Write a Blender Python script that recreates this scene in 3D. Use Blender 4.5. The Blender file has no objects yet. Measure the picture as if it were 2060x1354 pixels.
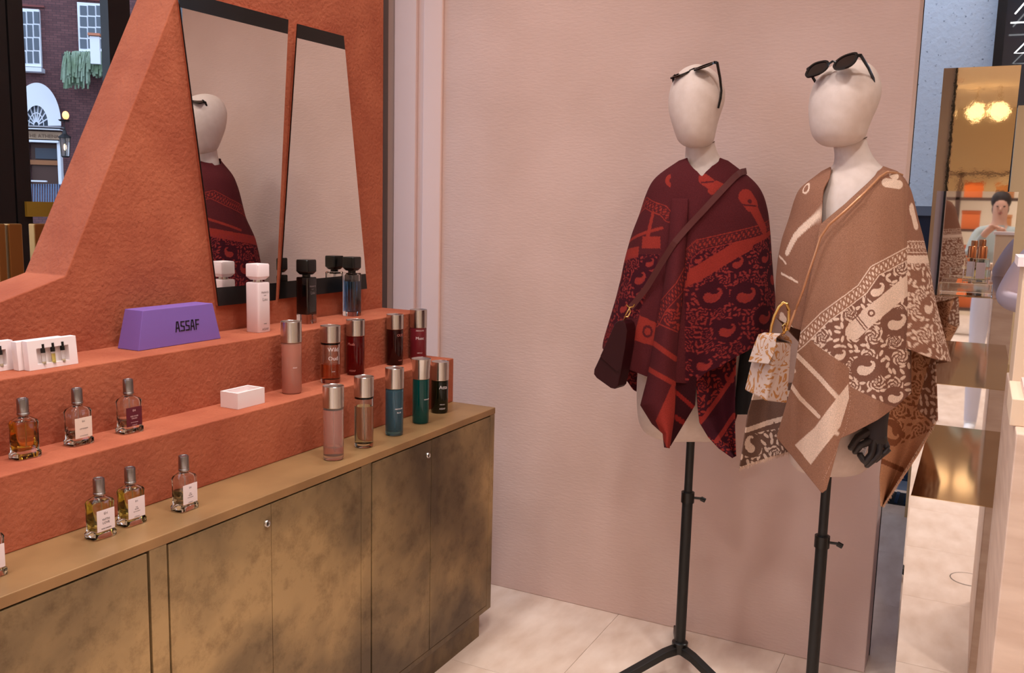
import bpy, bmesh, math, random
import numpy as np
from mathutils import Matrix, Vector
random.seed(7); np.random.seed(7)
scene = bpy.context.scene
col = scene.collection
# ------------------------------------------------------------------ camera
YAW, PITCH, ROLL, FPX = 0.4735, 0.1404, 0.0245, 1819.9
CX, CY = 1030.0, 677.0
C = np.array([0, 0, 1.5])
_f = np.array([math.cos(YAW)*math.cos(PITCH), math.sin(YAW)*math.cos(PITCH), -math.sin(PITCH)])
_r = np.array([math.sin(YAW), -math.cos(YAW), 0.0]); _u = np.cross(_r, _f)
R_ = math.cos(ROLL)*_r + math.sin(ROLL)*_u
U_ = -math.sin(ROLL)*_r + math.cos(ROLL)*_u
F_ = _f
cd = bpy.data.cameras.new('camera'); cam = bpy.data.objects.new('camera', cd); col.objects.link(cam)
cd.sensor_width = 36.0; cd.lens = 36.0*FPX/2060.0; cd.clip_start = 0.02; cd.clip_end = 200
M = Matrix(((R_[0], U_[0], -F_[0], C[0]), (R_[1], U_[1], -F_[1], C[1]), (R_[2], U_[2], -F_[2], C[2]), (0, 0, 0, 1)))
cam.matrix_world = M
scene.camera = cam
# ------------------------------------------------------------------ world / exposure
vs = scene.view_settings
vs.view_transform = 'Standard'; vs.look = 'None'; vs.gamma = 1.0; vs.use_curve_mapping = False
vs.exposure = 0.30
w = bpy.data.worlds.new('world'); scene.world = w; w.use_nodes = True
bg = w.node_tree.nodes['Background']
bg.inputs[0].default_value = (0.62, 0.76, 1.0, 1); bg.inputs[1].default_value = 2.0
# ------------------------------------------------------------------ ceiling lights
WARM = (1.0, 0.975, 0.95)
LAMPS = [(0.6, 1.60, 6.0), (1.5, 1.58, 6.0), (2.35, 1.56, 5.5), (1.55, 0.75, 8), (1.45, -0.25, 11), (0.1, 0.3, 12), (0.0, -1.4, 14), (-1.4, 0.8, 14),
         (-2.8, -1.6, 28), (-4.4, 0.6, 50), (-6.4, -1.2, 60), (3.9, -1.4, 24)]
CEIL = 3.4
def lamp_light(x, y, watts):
    l = bpy.data.lights.new('downlight_lamp', 'AREA'); l.shape = 'DISK'; l.size = 0.26; l.energy = watts; l.color = WARM
    l.spread = math.radians(120)
    o = bpy.data.objects.new('downlight_lamp', l); col.objects.link(o); o.location = (x, y, CEIL-0.03)
    return o
# ------------------------------------------------------------------ helpers
def ray(x, y):
    return F_ + (x-CX)/FPX*R_ - (y-CY)/FPX*U_
def at(x, y, ax, val):
    d = ray(x, y); t = (val-C[ax])/d[ax]; return C+t*d
def onpl(x, y, P0, n):
    d = ray(x, y); t = ((np.asarray(P0)-C)@n)/(d@n); return C+t*d
def proj(P):
    d = np.asarray(P, float)-C; z = d@F_
    return CX+FPX*(d@R_)/z, CY-FPX*(d@U_)/z
MATS = {}
def srgb(c):
    return tuple(((v/255.0)/12.92 if v/255.0 <= 0.04045 else ((v/255.0+0.055)/1.055)**2.4) for v in c)
def mat(name, c, rough=0.5, metal=0.0, c2=None, scale=8.0, detail=6.0, stretch=None, bump=0.0, bscale=None, bstretch=None,
        trans=0.0, ior=1.45, spec=0.5, emit=0.0, sheen=0.0, ramp=(0.35, 0.65), coat=0.0, vcol=False, dist=0.02, alpha=1.0):
    if name in MATS: return MATS[name]
    m = bpy.data.materials.new(name); m.use_nodes = True; nt = m.node_tree
    b = nt.nodes['Principled BSDF']
    b.inputs['Base Color'].default_value = (*srgb(c), 1); b.inputs['Roughness'].default_value = rough; b.inputs['Metallic'].default_value = metal
    b.inputs['Transmission Weight'].default_value = trans; b.inputs['IOR'].default_value = ior
    b.inputs['Specular IOR Level'].default_value = spec; b.inputs['Coat Weight'].default_value = coat; b.inputs['Alpha'].default_value = alpha
    if sheen: b.inputs['Sheen Weight'].default_value = sheen; b.inputs['Sheen Roughness'].default_value = 0.5
    if emit: b.inputs['Emission Color'].default_value = (*srgb(c), 1); b.inputs['Emission Strength'].default_value = emit
    tc = None
    def coords(st):
        nonlocal tc
        if tc is None: tc = nt.nodes.new('ShaderNodeTexCoord')
        mp = nt.nodes.new('ShaderNodeMapping'); nt.links.new(tc.outputs['Object'], mp.inputs[0])
        if st: mp.inputs['Scale'].default_value = st
        return mp.outputs[0]
    if c2 is not None:
        n = nt.nodes.new('ShaderNodeTexNoise'); n.inputs['Scale'].default_value = scale; n.inputs['Detail'].default_value = detail
        nt.links.new(coords(stretch), n.inputs['Vector'])
        rp = nt.nodes.new('ShaderNodeValToRGB'); rp.color_ramp.elements[0].position = ramp[0]; rp.color_ramp.elements[1].position = ramp[1]
        rp.color_ramp.elements[0].color = (*srgb(c), 1); rp.color_ramp.elements[1].color = (*srgb(c2), 1)
        nt.links.new(n.outputs['Fac'], rp.inputs[0]); nt.links.new(rp.outputs[0], b.inputs['Base Color'])
    if vcol:
        a = nt.nodes.new('ShaderNodeVertexColor'); a.layer_name = 'Col'
        hn = nt.nodes.new('ShaderNodeTexNoise'); hn.inputs['Scale'].default_value = 480; hn.inputs['Detail'].default_value = 3; nt.links.new(coords(None), hn.inputs['Vector'])
        hr = nt.nodes.new('ShaderNodeValToRGB'); hr.color_ramp.elements[0].position = 0.3; hr.color_ramp.elements[0].color = (0.74, 0.74, 0.74, 1); hr.color_ramp.elements[1].position = 0.7; hr.color_ramp.elements[1].color = (1.16, 1.16, 1.16, 1)
        hm_ = nt.nodes.new('ShaderNodeMix'); hm_.data_type = 'RGBA'; hm_.blend_type = 'MULTIPLY'; hm_.inputs[0].default_value = 1.0
        nt.links.new(hn.outputs['Fac'], hr.inputs[0]); nt.links.new(a.outputs['Color'], hm_.inputs[6]); nt.links.new(hr.outputs[0], hm_.inputs[7]); nt.links.new(hm_.outputs[2], b.inputs['Base Color'])
    if bump:
        n2 = nt.nodes.new('ShaderNodeTexNoise'); n2.inputs['Scale'].default_value = bscale or scale; n2.inputs['Detail'].default_value = 4
        nt.links.new(coords(bstretch), n2.inputs['Vector'])
        bp = nt.nodes.new('ShaderNodeBump'); bp.inputs['Strength'].default_value = bump; bp.inputs['Distance'].default_value = dist
        nt.links.new(n2.outputs['Fac'], bp.inputs['Height']); nt.links.new(bp.outputs[0], b.inputs['Normal'])
    MATS[name] = m
    return m
def place(parent):
    return Matrix.Translation(parent.location) @ Matrix.Rotation(parent.rotation_euler.z, 4, 'Z')
def link(name, me, m, parent=None, world=False, smooth=False):
    o = bpy.data.objects.new(name, me); col.objects.link(o)
    if m is not None:
        me.materials.clear()
        for mm in (m if isinstance(m, (list, tuple)) else [m]): me.materials.append(mm)
    if parent is not None:
        o.parent = parent
        if world: o.matrix_parent_inverse = full(parent).inverted()
    if smooth: me.polygons.foreach_set('use_smooth', [True]*len(me.polygons))
    return o
def full(o):
    m = place(o)
    return full_parent(o) @ m
def full_parent(o):
    if o.parent is None: return Matrix.Identity(4)
    return full(o.parent) @ o.matrix_parent_inverse
class MB:
    def __init__(s): s.v = []; s.f = []
    def add(s, vs, fs):
        n = len(s.v); s.v += [tuple(map(float, v)) for v in vs]; s.f += [tuple(i+n for i in f) for f in fs]; return s
    def box(s, a, b, bev=0.0):
        x0, y0, z0 = a; x1, y1, z1 = b
        return s.hexa([(x0,y0,z0),(x1,y0,z0),(x1,y1,z0),(x0,y1,z0),(x0,y0,z1),(x1,y0,z1),(x1,y1,z1),(x0,y1,z1)])
    def hexa(s, p):
        return s.add(p, [(0,3,2,1),(4,5,6,7),(0,1,5,4),(1,2,6,5),(2,3,7,6),(3,0,4,7)])
    def prism(s, pts, vec):
        # polygon extruded along vec
        n = len(pts); p = [np.asarray(q, float) for q in pts]; v = np.asarray(vec, float)
        fs = [tuple(range(n))[::-1], tuple(range(n, 2*n))]+[(i, (i+1) % n, n+(i+1) % n, n+i) for i in range(n)]
        return s.add(p+[q+v for q in p], fs)
    def loft(s, rings, cap=True, closed=True):
        n = len(rings[0]); b = len(s.v)
        for rg in rings: s.v += [tuple(map(float, p)) for p in rg]
        m = n if closed else n-1
        for k in range(len(rings)-1):
            for i in range(m):
                j = (i+1) % n
                s.f.append((b+k*n+i, b+k*n+j, b+(k+1)*n+j, b+(k+1)*n+i))
        if cap:
            s.f.append(tuple(b+i for i in range(n))[::-1]); s.f.append(tuple(b+(len(rings)-1)*n+i for i in range(n)))
        return s
    def lathe(s, prof, n=28, c=(0,0,0)):
        rings = [[(c[0]+r*math.cos(2*math.pi*i/n), c[1]+r*math.sin(2*math.pi*i/n), c[2]+z) for i in range(n)] for r, z in prof]
        return s.loft(rings, cap=True)
    def tube(s, path, rad, n=10):
        P = [np.asarray(p, float) for p in path]; K = len(P)
        rad = [rad]*K if isinstance(rad, (int, float)) else rad
        up = np.array([0.31, 0.22, 0.92]); rings = []
        for i in range(K):
            t = P[min(i+1, K-1)]-P[max(i-1, 0)]; t = t/(np.linalg.norm(t)+1e-12)
            a = np.cross(t, up); a = a/(np.linalg.norm(a)+1e-12); bb = np.cross(t, a); up = -np.cross(t, a) if False else up
            rings.append([P[i]+rad[i]*(math.cos(2*math.pi*k/n)*a+math.sin(2*math.pi*k/n)*bb) for k in range(n)])
        return s.loft(rings)
    def ball(s, c, r, n=14, m=9):
        rx, ry, rz = (r, r, r) if isinstance(r, (int, float)) else r
        rings = []
        for k in range(m+1):
            a = math.pi*(k+0.001*(k == 0)-0.001*(k == m))/m
            rings.append([(c[0]+rx*math.sin(a)*math.cos(2*math.pi*i/n), c[1]+ry*math.sin(a)*math.sin(2*math.pi*i/n), c[2]-rz*math.cos(a)) for i in range(n)])
        return s.loft(rings)
    def mesh(s, name):
        me = bpy.data.meshes.new(name); me.from_pydata(s.v, [], s.f)
        bm = bmesh.new(); bm.from_mesh(me); bmesh.ops.recalc_face_normals(bm, faces=bm.faces); bm.to_mesh(me); bm.free()
        me.update(); return me
    def build(s, name, m, parent=None, world=False, smooth=False, bevel=0.0, seg=2, angle=None):
        o = link(name, s.mesh(name), m, parent, world, smooth)
        if bevel:
            md = o.modifiers.new('bevel', 'BEVEL'); md.width = bevel; md.segments = seg; md.limit_method = 'ANGLE'; md.angle_limit = math.radians(35)
        if smooth:
            try: o.data.set_sharp_from_angle(angle=math.radians(angle or 40))
            except Exception: pass
        return o
def thing(name, label, cat, loc=(0,0,0), rz=0.0, group=None):
    o = bpy.data.objects.new(name, None); col.objects.link(o); o.empty_display_size = 0.1
    o.location = tuple(map(float, loc)); o.rotation_euler = (0, 0, rz)
    o['label'] = label; o['category'] = cat
    if group: o['group'] = group
    return o
def tag(o, label, cat, group=None):
    o['label'] = label; o['category'] = cat
    if group: o['group'] = group
    return o
def struct(o, label=None):
    o['kind'] = 'structure'
    if label: o['label'] = label
    return o
def text_mesh(txt, size, extrude=0.0004, align='CENTER', spacing=1.0, bold=0.0):
    cu = bpy.data.curves.new('lettering', 'FONT'); cu.body = txt; cu.size = size; cu.extrude = extrude; cu.align_x = align; cu.align_y = 'CENTER'
    cu.resolution_u = 2; cu.space_character = spacing; cu.offset = bold
    t = bpy.data.objects.new('lettering', cu); col.objects.link(t)
    me = bpy.data.meshes.new_from_object(t.evaluated_get(bpy.context.evaluated_depsgraph_get()))
    bpy.data.objects.remove(t); bpy.data.curves.remove(cu)
    return me
def text(txt, size, o, right, up, m, parent, name='lettering', world=False, **k):
    me = text_mesh(txt, size, **k)
    r = Vector(right).normalized(); u = Vector(up).normalized(); n = r.cross(u)
    T = Matrix(((r.x, u.x, n.x, o[0]), (r.y, u.y, n.y, o[1]), (r.z, u.z, n.z, o[2]), (0, 0, 0, 1)))
    me.transform(T); me.name = name
    return link(name, me, m, parent, world)
# ------------------------------------------------------------------ dimensions
XW = 3.06; YEND = 0.222                 # back wall plane and its free end
YC, HC, XE = 1.4384, 0.82, 2.696        # cabinet front, worktop height, end
YA, YB, YW = 1.6094, 1.739, 1.9145      # step fronts, orange panel front
HA, HB = 0.9744, 1.1319
XL = 0.25                               # left end of the counter (out of frame)
# ------------------------------------------------------------------ materials
plaster = mat('orange_plaster', (178, 100, 73), rough=0.9, c2=(160, 84, 61), scale=6, detail=9, bump=0.5, bscale=85, spec=0.2, dist=0.006)
wallm = mat('pink_wall_paint', (218, 188, 178), rough=0.6, c2=(210, 180, 169), scale=3, bump=0.22, bscale=110, bstretch=(1, 0.4, 1.6), spec=0.3, dist=0.004)
trimm = mat('pale_pink_trim', (232, 200, 190), rough=0.4)
floorm = mat('travertine_floor', (234, 212, 196), rough=0.42, c2=(210, 182, 162), scale=6, detail=10, stretch=(1, 2.2, 1), ramp=(0.3, 0.75), spec=0.4)
ceilm = mat('ceiling_paint', (236, 222, 210), rough=0.8)
roomm = mat('shop_wall_paint', (228, 208, 180), rough=0.8)
blackm = mat('black_gloss', (14, 13, 13), rough=0.3)
blackmat = mat('black_powder_coat', (22, 21, 21), rough=0.45)
mirror = mat('mirror_silver', (235, 235, 232), rough=0.0, metal=1.0)
creamm = mat('mannequin_linen', (212, 192, 182), rough=0.7, c2=(205, 184, 173), scale=40, bump=0.05, bscale=300, dist=0.002)
chrome = mat('brushed_steel', (200, 196, 192), rough=0.22, metal=1.0)
steel2 = mat('dark_steel', (150, 148, 150), rough=0.28, metal=1.0)
goldm = mat('gold_metal', (214, 170, 100), rough=0.25, metal=1.0)
darkm = mat('dark_window_frame', (26, 20, 19), rough=0.5)
glassm = mat('clear_glass', (250, 252, 252), rough=0.0, trans=1.0, ior=1.45)
whitec = mat('white_card', (240, 226, 226), rough=0.55)
inkm = mat('black_ink', (25, 18, 24), rough=0.5)
def brass_mat():
    m = mat('patinated_brass', (122, 92, 58), rough=0.42, metal=0.35, spec=0.4)
    nt = m.node_tree; b = nt.nodes['Principled BSDF']
    tc = nt.nodes.new('ShaderNodeTexCoord')
    n1 = nt.nodes.new('ShaderNodeTexNoise'); n1.inputs['Scale'].default_value = 2.6; n1.inputs['Detail'].default_value = 5; n1.inputs['Distortion'].default_value = 0.3
    n2 = nt.nodes.new('ShaderNodeTexNoise'); n2.inputs['Scale'].default_value = 14; n2.inputs['Detail'].default_value = 10; n2.inputs['Roughness'].default_value = 0.75
    for n in (n1, n2): nt.links.new(tc.outputs['Object'], n.inputs['Vector'])
    r1 = nt.nodes.new('ShaderNodeValToRGB'); e = r1.color_ramp.elements
    e[0].position = 0.36; e[0].color = (*srgb((90, 74, 56)), 1); e[1].position = 0.66; e[1].color = (*srgb((178, 148, 104)), 1)
    k = r1.color_ramp.elements.new(0.5); k.color = (*srgb((130, 108, 78)), 1)
    r2 = nt.nodes.new('ShaderNodeValToRGB'); e = r2.color_ramp.elements
    e[0].position = 0.3; e[0].color = (0.42, 0.38, 0.36, 1); e[1].position = 0.52; e[1].color = (1, 1, 1, 1)
    mx = nt.nodes.new('ShaderNodeMix'); mx.data_type = 'RGBA'; mx.blend_type = 'MULTIPLY'; mx.inputs[0].default_value = 0.75
    nt.links.new(n1.outputs['Fac'], r1.inputs[0]); nt.links.new(n2.outputs['Fac'], r2.inputs[0])
    nt.links.new(r1.outputs[0], mx.inputs[6]); nt.links.new(r2.outputs[0], mx.inputs[7]); nt.links.new(mx.outputs[2], b.inputs['Base Color'])
    return m
brass = brass_mat()
brasstop = mat('worn_brass_top', (140, 106, 70), rough=0.42, metal=0.3, c2=(164, 126, 84), scale=5, detail=8)
# ================================================================== SETTING
# floor: tiles as pieces
fl = struct(MB().box((-8, -4.2, -0.06), (9, 2.95, -0.004)).build('floor', mat('floor_grout', (222, 198, 180), rough=0.8)))
T = 0.61
tile_me = MB().box((0.0007, 0.0007, -0.003), (T-0.0007, T-0.0007, 0.0)).mesh('tile'); tile_me.materials.append(floorm)
nx0 = 1.235
k = 0
for i in range(-4, 8):
    for j in range(-4, 4):
        o = bpy.data.objects.new('tile', tile_me); col.objects.link(o); o.parent = fl
        o.location = (nx0+i*T, -0.13+j*T, 0.0)
big = MB()
for a, b in (((-8, -4.2), (nx0-4*T, 2.95)), ((nx0+8*T, -4.2), (9, 2.95)), ((nx0-4*T, -4.2), (nx0+8*T, -0.13-4*T)), ((nx0-4*T, -0.13+4*T), (nx0+8*T, 2.95))):
    big.box((a[0], a[1], -0.004), (b[0], b[1], 0.0))
big.build('far_paving', floorm, fl)
struct(MB().box((-8, -4.2, CEIL), (5.4, 2.95, CEIL+0.1)).build('ceiling', ceilm))
struct(MB().box((XW, YEND, 0), (XW+0.14, 1.892, CEIL)).build('wall_back', wallm, bevel=0.003))
struct(MB().box((-8.1, -4.2, 0), (-8, 2.95, CEIL)).build('wall_rear', roomm))
struct(MB().box((-8, -4.3, 0), (5.4, -4.2, CEIL)).build('wall_right', roomm))
# corner trims left of the back wall
struct(MB().box((XW-0.012, 1.892, 0), (XW+0.1, 1.977, CEIL)).build('trim_1', trimm, bevel=0.004))
struct(MB().box((XW+0.02, 1.981, 0), (XW+0.1, 2.022, CEIL)).box((XW+0.006, 2.022, 0), (XW+0.1, 2.125, CEIL)).build('trim_2', trimm, bevel=0.003))
struct(MB().box((XW+0.03, 2.125, 0), (XW+0.1, 2.2, CEIL)).build('trim_3', mat('grey_pink_trim', (206, 176, 166), rough=0.4)))
struct(MB().box((XW-0.03, 2.17, 0), (XW+0.1, 2.185, CEIL)).build('trim_4', steel2))
struct(MB().box((XW, 2.2, 0), (XW+0.14, 2.95, CEIL)).build('wall_corner', wallm))
struct(MB().box((XW+0.14, YEND-0.002, 0), (XW+0.148, 0.234, CEIL)).build('trim_5', darkm))
# window wall: posts, transoms, glass
YG = 2.72
wn = struct(MB().box((-8, YG, CEIL-0.28), (XW, YG+0.1, CEIL)).box((-8, YG, 0), (XW, YG+0.1, 0.25)).build('wall_left', darkm))
win = thing('window_1', 'shop window with dark frames looking onto the street', 'window', (1.0, YG, 0)); win['kind'] = 'structure'; del win['category']
def post(px0, px1, y=YG, d=0.09, py=280):
    a = at(px0, py, 1, y)[0]; b = at(px1, py, 1, y)[0]
    MB().box((a, y-0.02, 0.25), (b, y+d, CEIL-0.28)).build('window_frame', darkm, win, True)
post(-34, 16); post(20, 50, d=0.05); post(219, 262, d=0.02)
MB().box((-7.9, YG+0.03, 0.25), (XW, YG+0.038, CEIL-0.28)).build('pane', mat('window_glass', (255, 255, 255), rough=0.0, trans=1.0, ior=1.02, spec=0.5), win, True)
a = at(-34, 420, 1, YG); b = at(230, 420, 1, YG)
for x in (-6.0, -1.6, 0.1):
    MB().box((x, YG-0.02, 0.25), (x+0.1, YG+0.09, CEIL-0.28)).build('window_frame', darkm, win, True)
z0 = at(80, 436, 1, YG-0.03)[2]; z1 = at(80, 406, 1, YG-0.03)[2]
xa = at(54, 420, 1, YG-0.03)[0]; xb = at(262, 420, 1, YG-0.03)[0]
MB().box((xa, YG-0.03, z0), (xb, YG+0.0, z1)).build('window_rail', mat('ochre_rail', (150, 118, 36), rough=0.5), win, True)
# ================================================================== ORANGE DISPLAY STAND
st = thing('display_stand', 'orange plaster display stand with steps and a slanted back panel', 'display stand', (1.5, 1.75, HC))
zt = 3.0; xt = 1.769+(zt-2.016)*0.5047
prof = [(0.2, 0.985), (1.251, 1.268), (1.416, 1.317), (1.769, 2.016), (xt, zt), (2.697, zt), (2.697, HC), (0.2, HC)]
pn = MB().prism([(x, YW, z) for x, z in prof], (0, 0.15, 0)).build('back_panel', plaster, st, True, bevel=0.0025)
MB().box((0.2, YA, HC), (2.6965, YB+0.002, HA)).build('step', plaster, st, True, bevel=0.0025)
MB().box((0.2, YB, HC), (2.697, YW+0.002, HB)).build('step', plaster, st, True, bevel=0.0025)
MB().box((0.22, YA+0.012, HC-0.0005), (2.69, YW, HC+0.006)).build('shadow_gap', blackmat, st, True)
# ------------------------------------------------------------------ brass cabinet
cb = thing('cabinet', 'brass clad cabinet with aged patina carrying the orange display stand', 'cabinet', (1.5, 1.75, 0))
top_t = 0.022
MB().box((XL, YC, HC-top_t), (XE, 2.06, HC)).build('worktop', brasstop, cb, True, bevel=0.002)
fr = MB()
ZB, ZT = 0.093, HC-top_t
DY = 0.02
segs = [(0.62, 1.226), (1.270, 1.934), (1.979, 2.662)]
fr.box((XL, YC+DY, ZB), (XE-0.002, 2.05, ZT))
fr.box((XL, YC+0.001, ZB), (0.62, YC+DY, ZT)).box((1.226, YC+0.001, ZB), (1.270, YC+DY, ZT)).box((1.934, YC+0.001, ZB), (1.979, YC+DY, ZT)).box((2.662, YC+0.001, ZB), (XE-0.002, YC+DY, ZT))
for a, b in segs:
    fr.box((a, YC+0.001, ZB), (b, YC+DY, ZB+0.02))
fr.build('frame', brass, cb, True, bevel=0.0015)
# dark reveal behind the doors
for a, b in segs:
    MB().box((a+0.0003, YC+0.012, ZB+0.0203), (b-0.0003, YC+DY-0.0005, ZT-0.0003)).build('recess', blackmat, cb, True)
def lock(x, z, parent):
    l = MB()
    n = 20
    l.loft([[(x+r*math.cos(2*math.pi*i/n), YC-y, z+r*math.sin(2*math.pi*i/n)) for i in range(n)] for r, y in ((0.0095, 0), (0.0095, 0.004), (0.008, 0.0065), (0.006, 0.0068), (0.006, 0.005))])
    lo = l.build('lock', chrome, parent, True, smooth=True)
    MB().box((x-0.0012, YC-0.0062, z-0.004), (x+0.0012, YC-0.0045, z+0.004)).build('keyhole', blackm, lo, True)
def door(x0, x1, lk=None):
    g = 0.0035
    d = MB().box((x0, YC-0.0005, ZB+0.022), (x1, YC+0.012, ZT-g)).build('door', brass, cb, True, bevel=0.001)
    if lk: lock(lk[0], lk[1], d)
door(0.62+0.004, 1.226-0.008)
door(1.270+0.0035, 1.578); door(1.5795, 1.934-0.004, None)
bpy.context.view_layer.update()
ds = [o for o in cb.children if o.name.startswith('door')]
lock(1.562, 0.752, ds[1])
door(1.979+0.004, 2.285); door(2.288, 2.662-0.004)
ds = [o for o in cb.children if o.name.startswith('door')]
lock(2.263, 0.752, ds[3])
MB().box((XL, YC+0.02, 0), (XE-0.05, 2.0, ZB)).build('plinth', brass, cb, True)
# ------------------------------------------------------------------ mirrors on the orange panel
def mirror_panel(label, pts, rot):
    # pts: TL, TR, BR, BL in (x, z)
    cxm = sum(p[0] for p in pts)/4; czm = sum(p[1] for p in pts)/4
    t = thing('wall_mirror', label, 'mirror', (cxm, YW, pts[2][1]), 0, 'tapering mirrors on the orange panel')
    d0 = 0.012
    ca, sa = math.cos(rot), math.sin(rot)
    def P(x, z, dy): # rotate slightly about vertical through the centre
        xx = x-cxm; return (cxm+ca*xx, YW-0.004-dy+sa*xx, z)
    front = [P(x, z, d0) for x, z in pts]; back = [(x, YW+0.0005, z) for x, z in pts]
    MB().hexa([back[3], back[2], front[2], front[3], back[0], back[1], front[1], front[0]]).build('backing_block', plaster, t, True)
    TL, TR, BR, BL = pts
    hb = 0.042
    def lerp(a, b, s): return (a[0]+(b[0]-a[0])*s, a[1]+(b[1]-a[1])*s)
    s = hb/(TL[1]-BL[1])
    q = [lerp(TL, BL, s), lerp(TR, BR, s), lerp(BR, TR, s*1.25), lerp(BL, TL, s*1.25)]
    MB().prism([P(x, z, d0+0.001) for x, z in q], (0, -0.003, 0)).build('mirror_glass', mirror, t, True)
    MB().prism([P(x, z, d0+0.001) for x, z in (TL, TR, q[1], q[0])], (0, -0.003, 0)).build('top_band', blackm, t, True)
    MB().prism([P(x, z, d0+0.001) for x, z in (q[3], q[2], BR, BL)], (0, -0.003, 0)).build('bottom_band', blackm, t, True)
    MB().prism([P(TL[0]-0.0015, TL[1], d0+0.0005), P(TL[0], TL[1], d0+0.0005), P(BL[0], BL[1], d0+0.0005), P(BL[0]-0.0015, BL[1], d0+0.0005)], (0, -0.0036, 0)).build('edge_strip', blackm, t, True)
mirror_panel('wide mirror tapering downward, black banded, reflecting the red poncho', [(1.772, 2.04), (2.172, 2.04), (2.106, 1.207), (1.886, 1.207)], -math.radians(2.95))
mirror_panel('narrower mirror widening downward beside the orange panel edge', [(2.232, 2.04), (2.442, 2.04), (2.562, 1.212), (2.143, 1.207)], -math.radians(2.95))
# ================================================================== BOTTLES AND BOXES
def rrect(a, b, z, p=5.0, n=28):
    out = []
    for i in range(n):
        t = 2*math.pi*(i+0.5)/n; c, s = math.cos(t), math.sin(t)
        out.append((a*math.copysign(abs(c)**(2/p), c), b*math.copysign(abs(s)**(2/p), s), z))
    return out
def liquid_mat(name, c, dens=1.0):
    return mat(name, c, rough=0.0, trans=1.0, ior=1.33)
def eh_bottle(px, py, z, label, liq=None, fill=0.0, labelcol=None, words=(), grp='square shouldered glass perfume bottles', sc=1.0):
    p = at(px, py, 2, z)
    t = thing('perfume_bottle', label, 'bottle', (p[0], p[1], z+0.0004), random.uniform(-0.05, 0.05), grp)
    a, b = 0.0255*sc, 0.0175*sc
    g = MB()
    H = sc
    outer = [(a*1.0, b*1.0, 0.0), (a*1.1, b*1.1, 0.002*H), (a*1.1, b*1.1, 0.011*H), (a*0.97, b*0.95, 0.0145*H), (a*0.97, b*0.95, 0.06*H), (a*1.0, b*0.98, 0.068*H), (a*1.02, b*0.98, 0.0725*H),
             (a*0.88, b*0.92, 0.0775*H), (a*0.55, b*0.7, 0.083*H), (0.0085*H, 0.0085*H, 0.0865*H), (0.008*H, 0.008*H, 0.0895*H)]
    g.loft([rrect(x, y, zz, 5 if k < 8 else 2.4) for k, (x, y, zz) in enumerate(outer)])
    ia, ib = a-0.0045, b-0.0042
    inner = [(ia*0.9, ib*0.9, 0.0165*H), (ia, ib, 0.019*H), (ia, ib, 0.07*H), (ia*0.85, ib*0.85, 0.076*H), (0.006*H, 0.006*H, 0.083*H)]
    ob = MB(); ob.v = list(g.v); ob.f = list(g.f)
    gl = ob.build('glass', glassm, t, smooth=True, angle=50)
    cv = MB().loft([rrect(x, y, zz, 5 if k < 4 else 2.4) for k, (x, y, zz) in enumerate(inner)]).build('inner_wall', glassm, gl, smooth=True, angle=50)
    cv.data.flip_normals()
    if fill > 0:
        z1 = (0.0175+0.06*fill)*H; e_ = 0.0002
        MB().loft([rrect(ia*0.9+e_, ib*0.9+e_, 0.0165*H-e_), rrect(ia+e_, ib+e_, 0.019*H), rrect(ia+e_, ib+e_, min(z1, 0.07*H))]+([rrect(ia*0.85, ib*0.85, 0.075*H)] if fill > 0.95 else [])).build('liquid', liq, t, smooth=True)
    MB().loft([rrect(r, r, zz, 2, 24) for r, zz in ((0.0115*H, 0.0885*H), (0.0118*H, 0.0895*H), (0.0118*H, 0.0925*H), (0.0112*H, 0.093*H), (0.0114*H, 0.094*H), (0.0111*H, 0.1205*H), (0.0103*H, 0.1222*H), (0.009*H, 0.1222*H), (0.0085*H, 0.1212*H))]).build('cap', steel2, t, smooth=True, angle=25)
    MB().loft([rrect(r, r, zz, 2, 20) for r, zz in ((0.0036*H, 0.02*H), (0.0036*H, 0.086*H))][:0] or [rrect(0.0016, 0.0016, 0.022*H, 2, 8), rrect(0.0016, 0.0016, 0.088*H, 2, 8)]).build('dip_tube', mat('dip_tube', (236, 236, 236), rough=0.3, trans=0.9, ior=1.2), t)
    if labelcol is not None:
        yb = -b*0.955
        lw, lz0, lz1 = a*0.80, 0.0165*H, 0.060*H
        lb = MB().box((-lw, yb-0.0011, lz0), (lw, yb-0.0004, lz1)).build('label', labelcol, t)
        zz = lz1-0.008
        for s, size, dz, mm in words:
            text(s, size, (0, yb-0.0013, zz), (1, 0, 0), (0, 0, 1), mm, lb, extrude=0.0001)
            zz -= dz
    return t
amber = liquid_mat('amber_liquid', (246, 186, 60)); yellow = liquid_mat('pale_yellow_liquid', (246, 232, 130)); pale = liquid_mat('faint_liquid', (240, 226, 190))
lab = mat('label_white', (236, 218, 220), rough=0.5); labg = mat('label_wine', (110, 24, 44), rough=0.5, c2=(50, 22, 34), scale=2)
grey = mat('grey_ink', (120, 104, 104), rough=0.5); winet = mat('pale_ink', (220, 180, 180), rough=0.5)
W1 = (('EH', 0.0075, 0.0125, grey), ('WITH', 0.0068, 0.0068, inkm), ('LOVE', 0.0068, 0.0115, inkm), ('ROSE GARDEN', 0.0034, 0.004, inkm))
W2 = (('EH', 0.0055, 0.013, grey), ('THE', 0.003, 0.004, grey), ('ROSE', 0.004, 0.005, grey), ('EAU DE PARFUM', 0.0022, 0.011, grey), ('LONDON', 0.003, 0.004, grey))
W3 = (('EH', 0.0055, 0.016, grey), ('OPTIMISM', 0.0045, 0.015, grey), ('EAU DE PARFUM', 0.0025, 0.004, grey))
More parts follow.
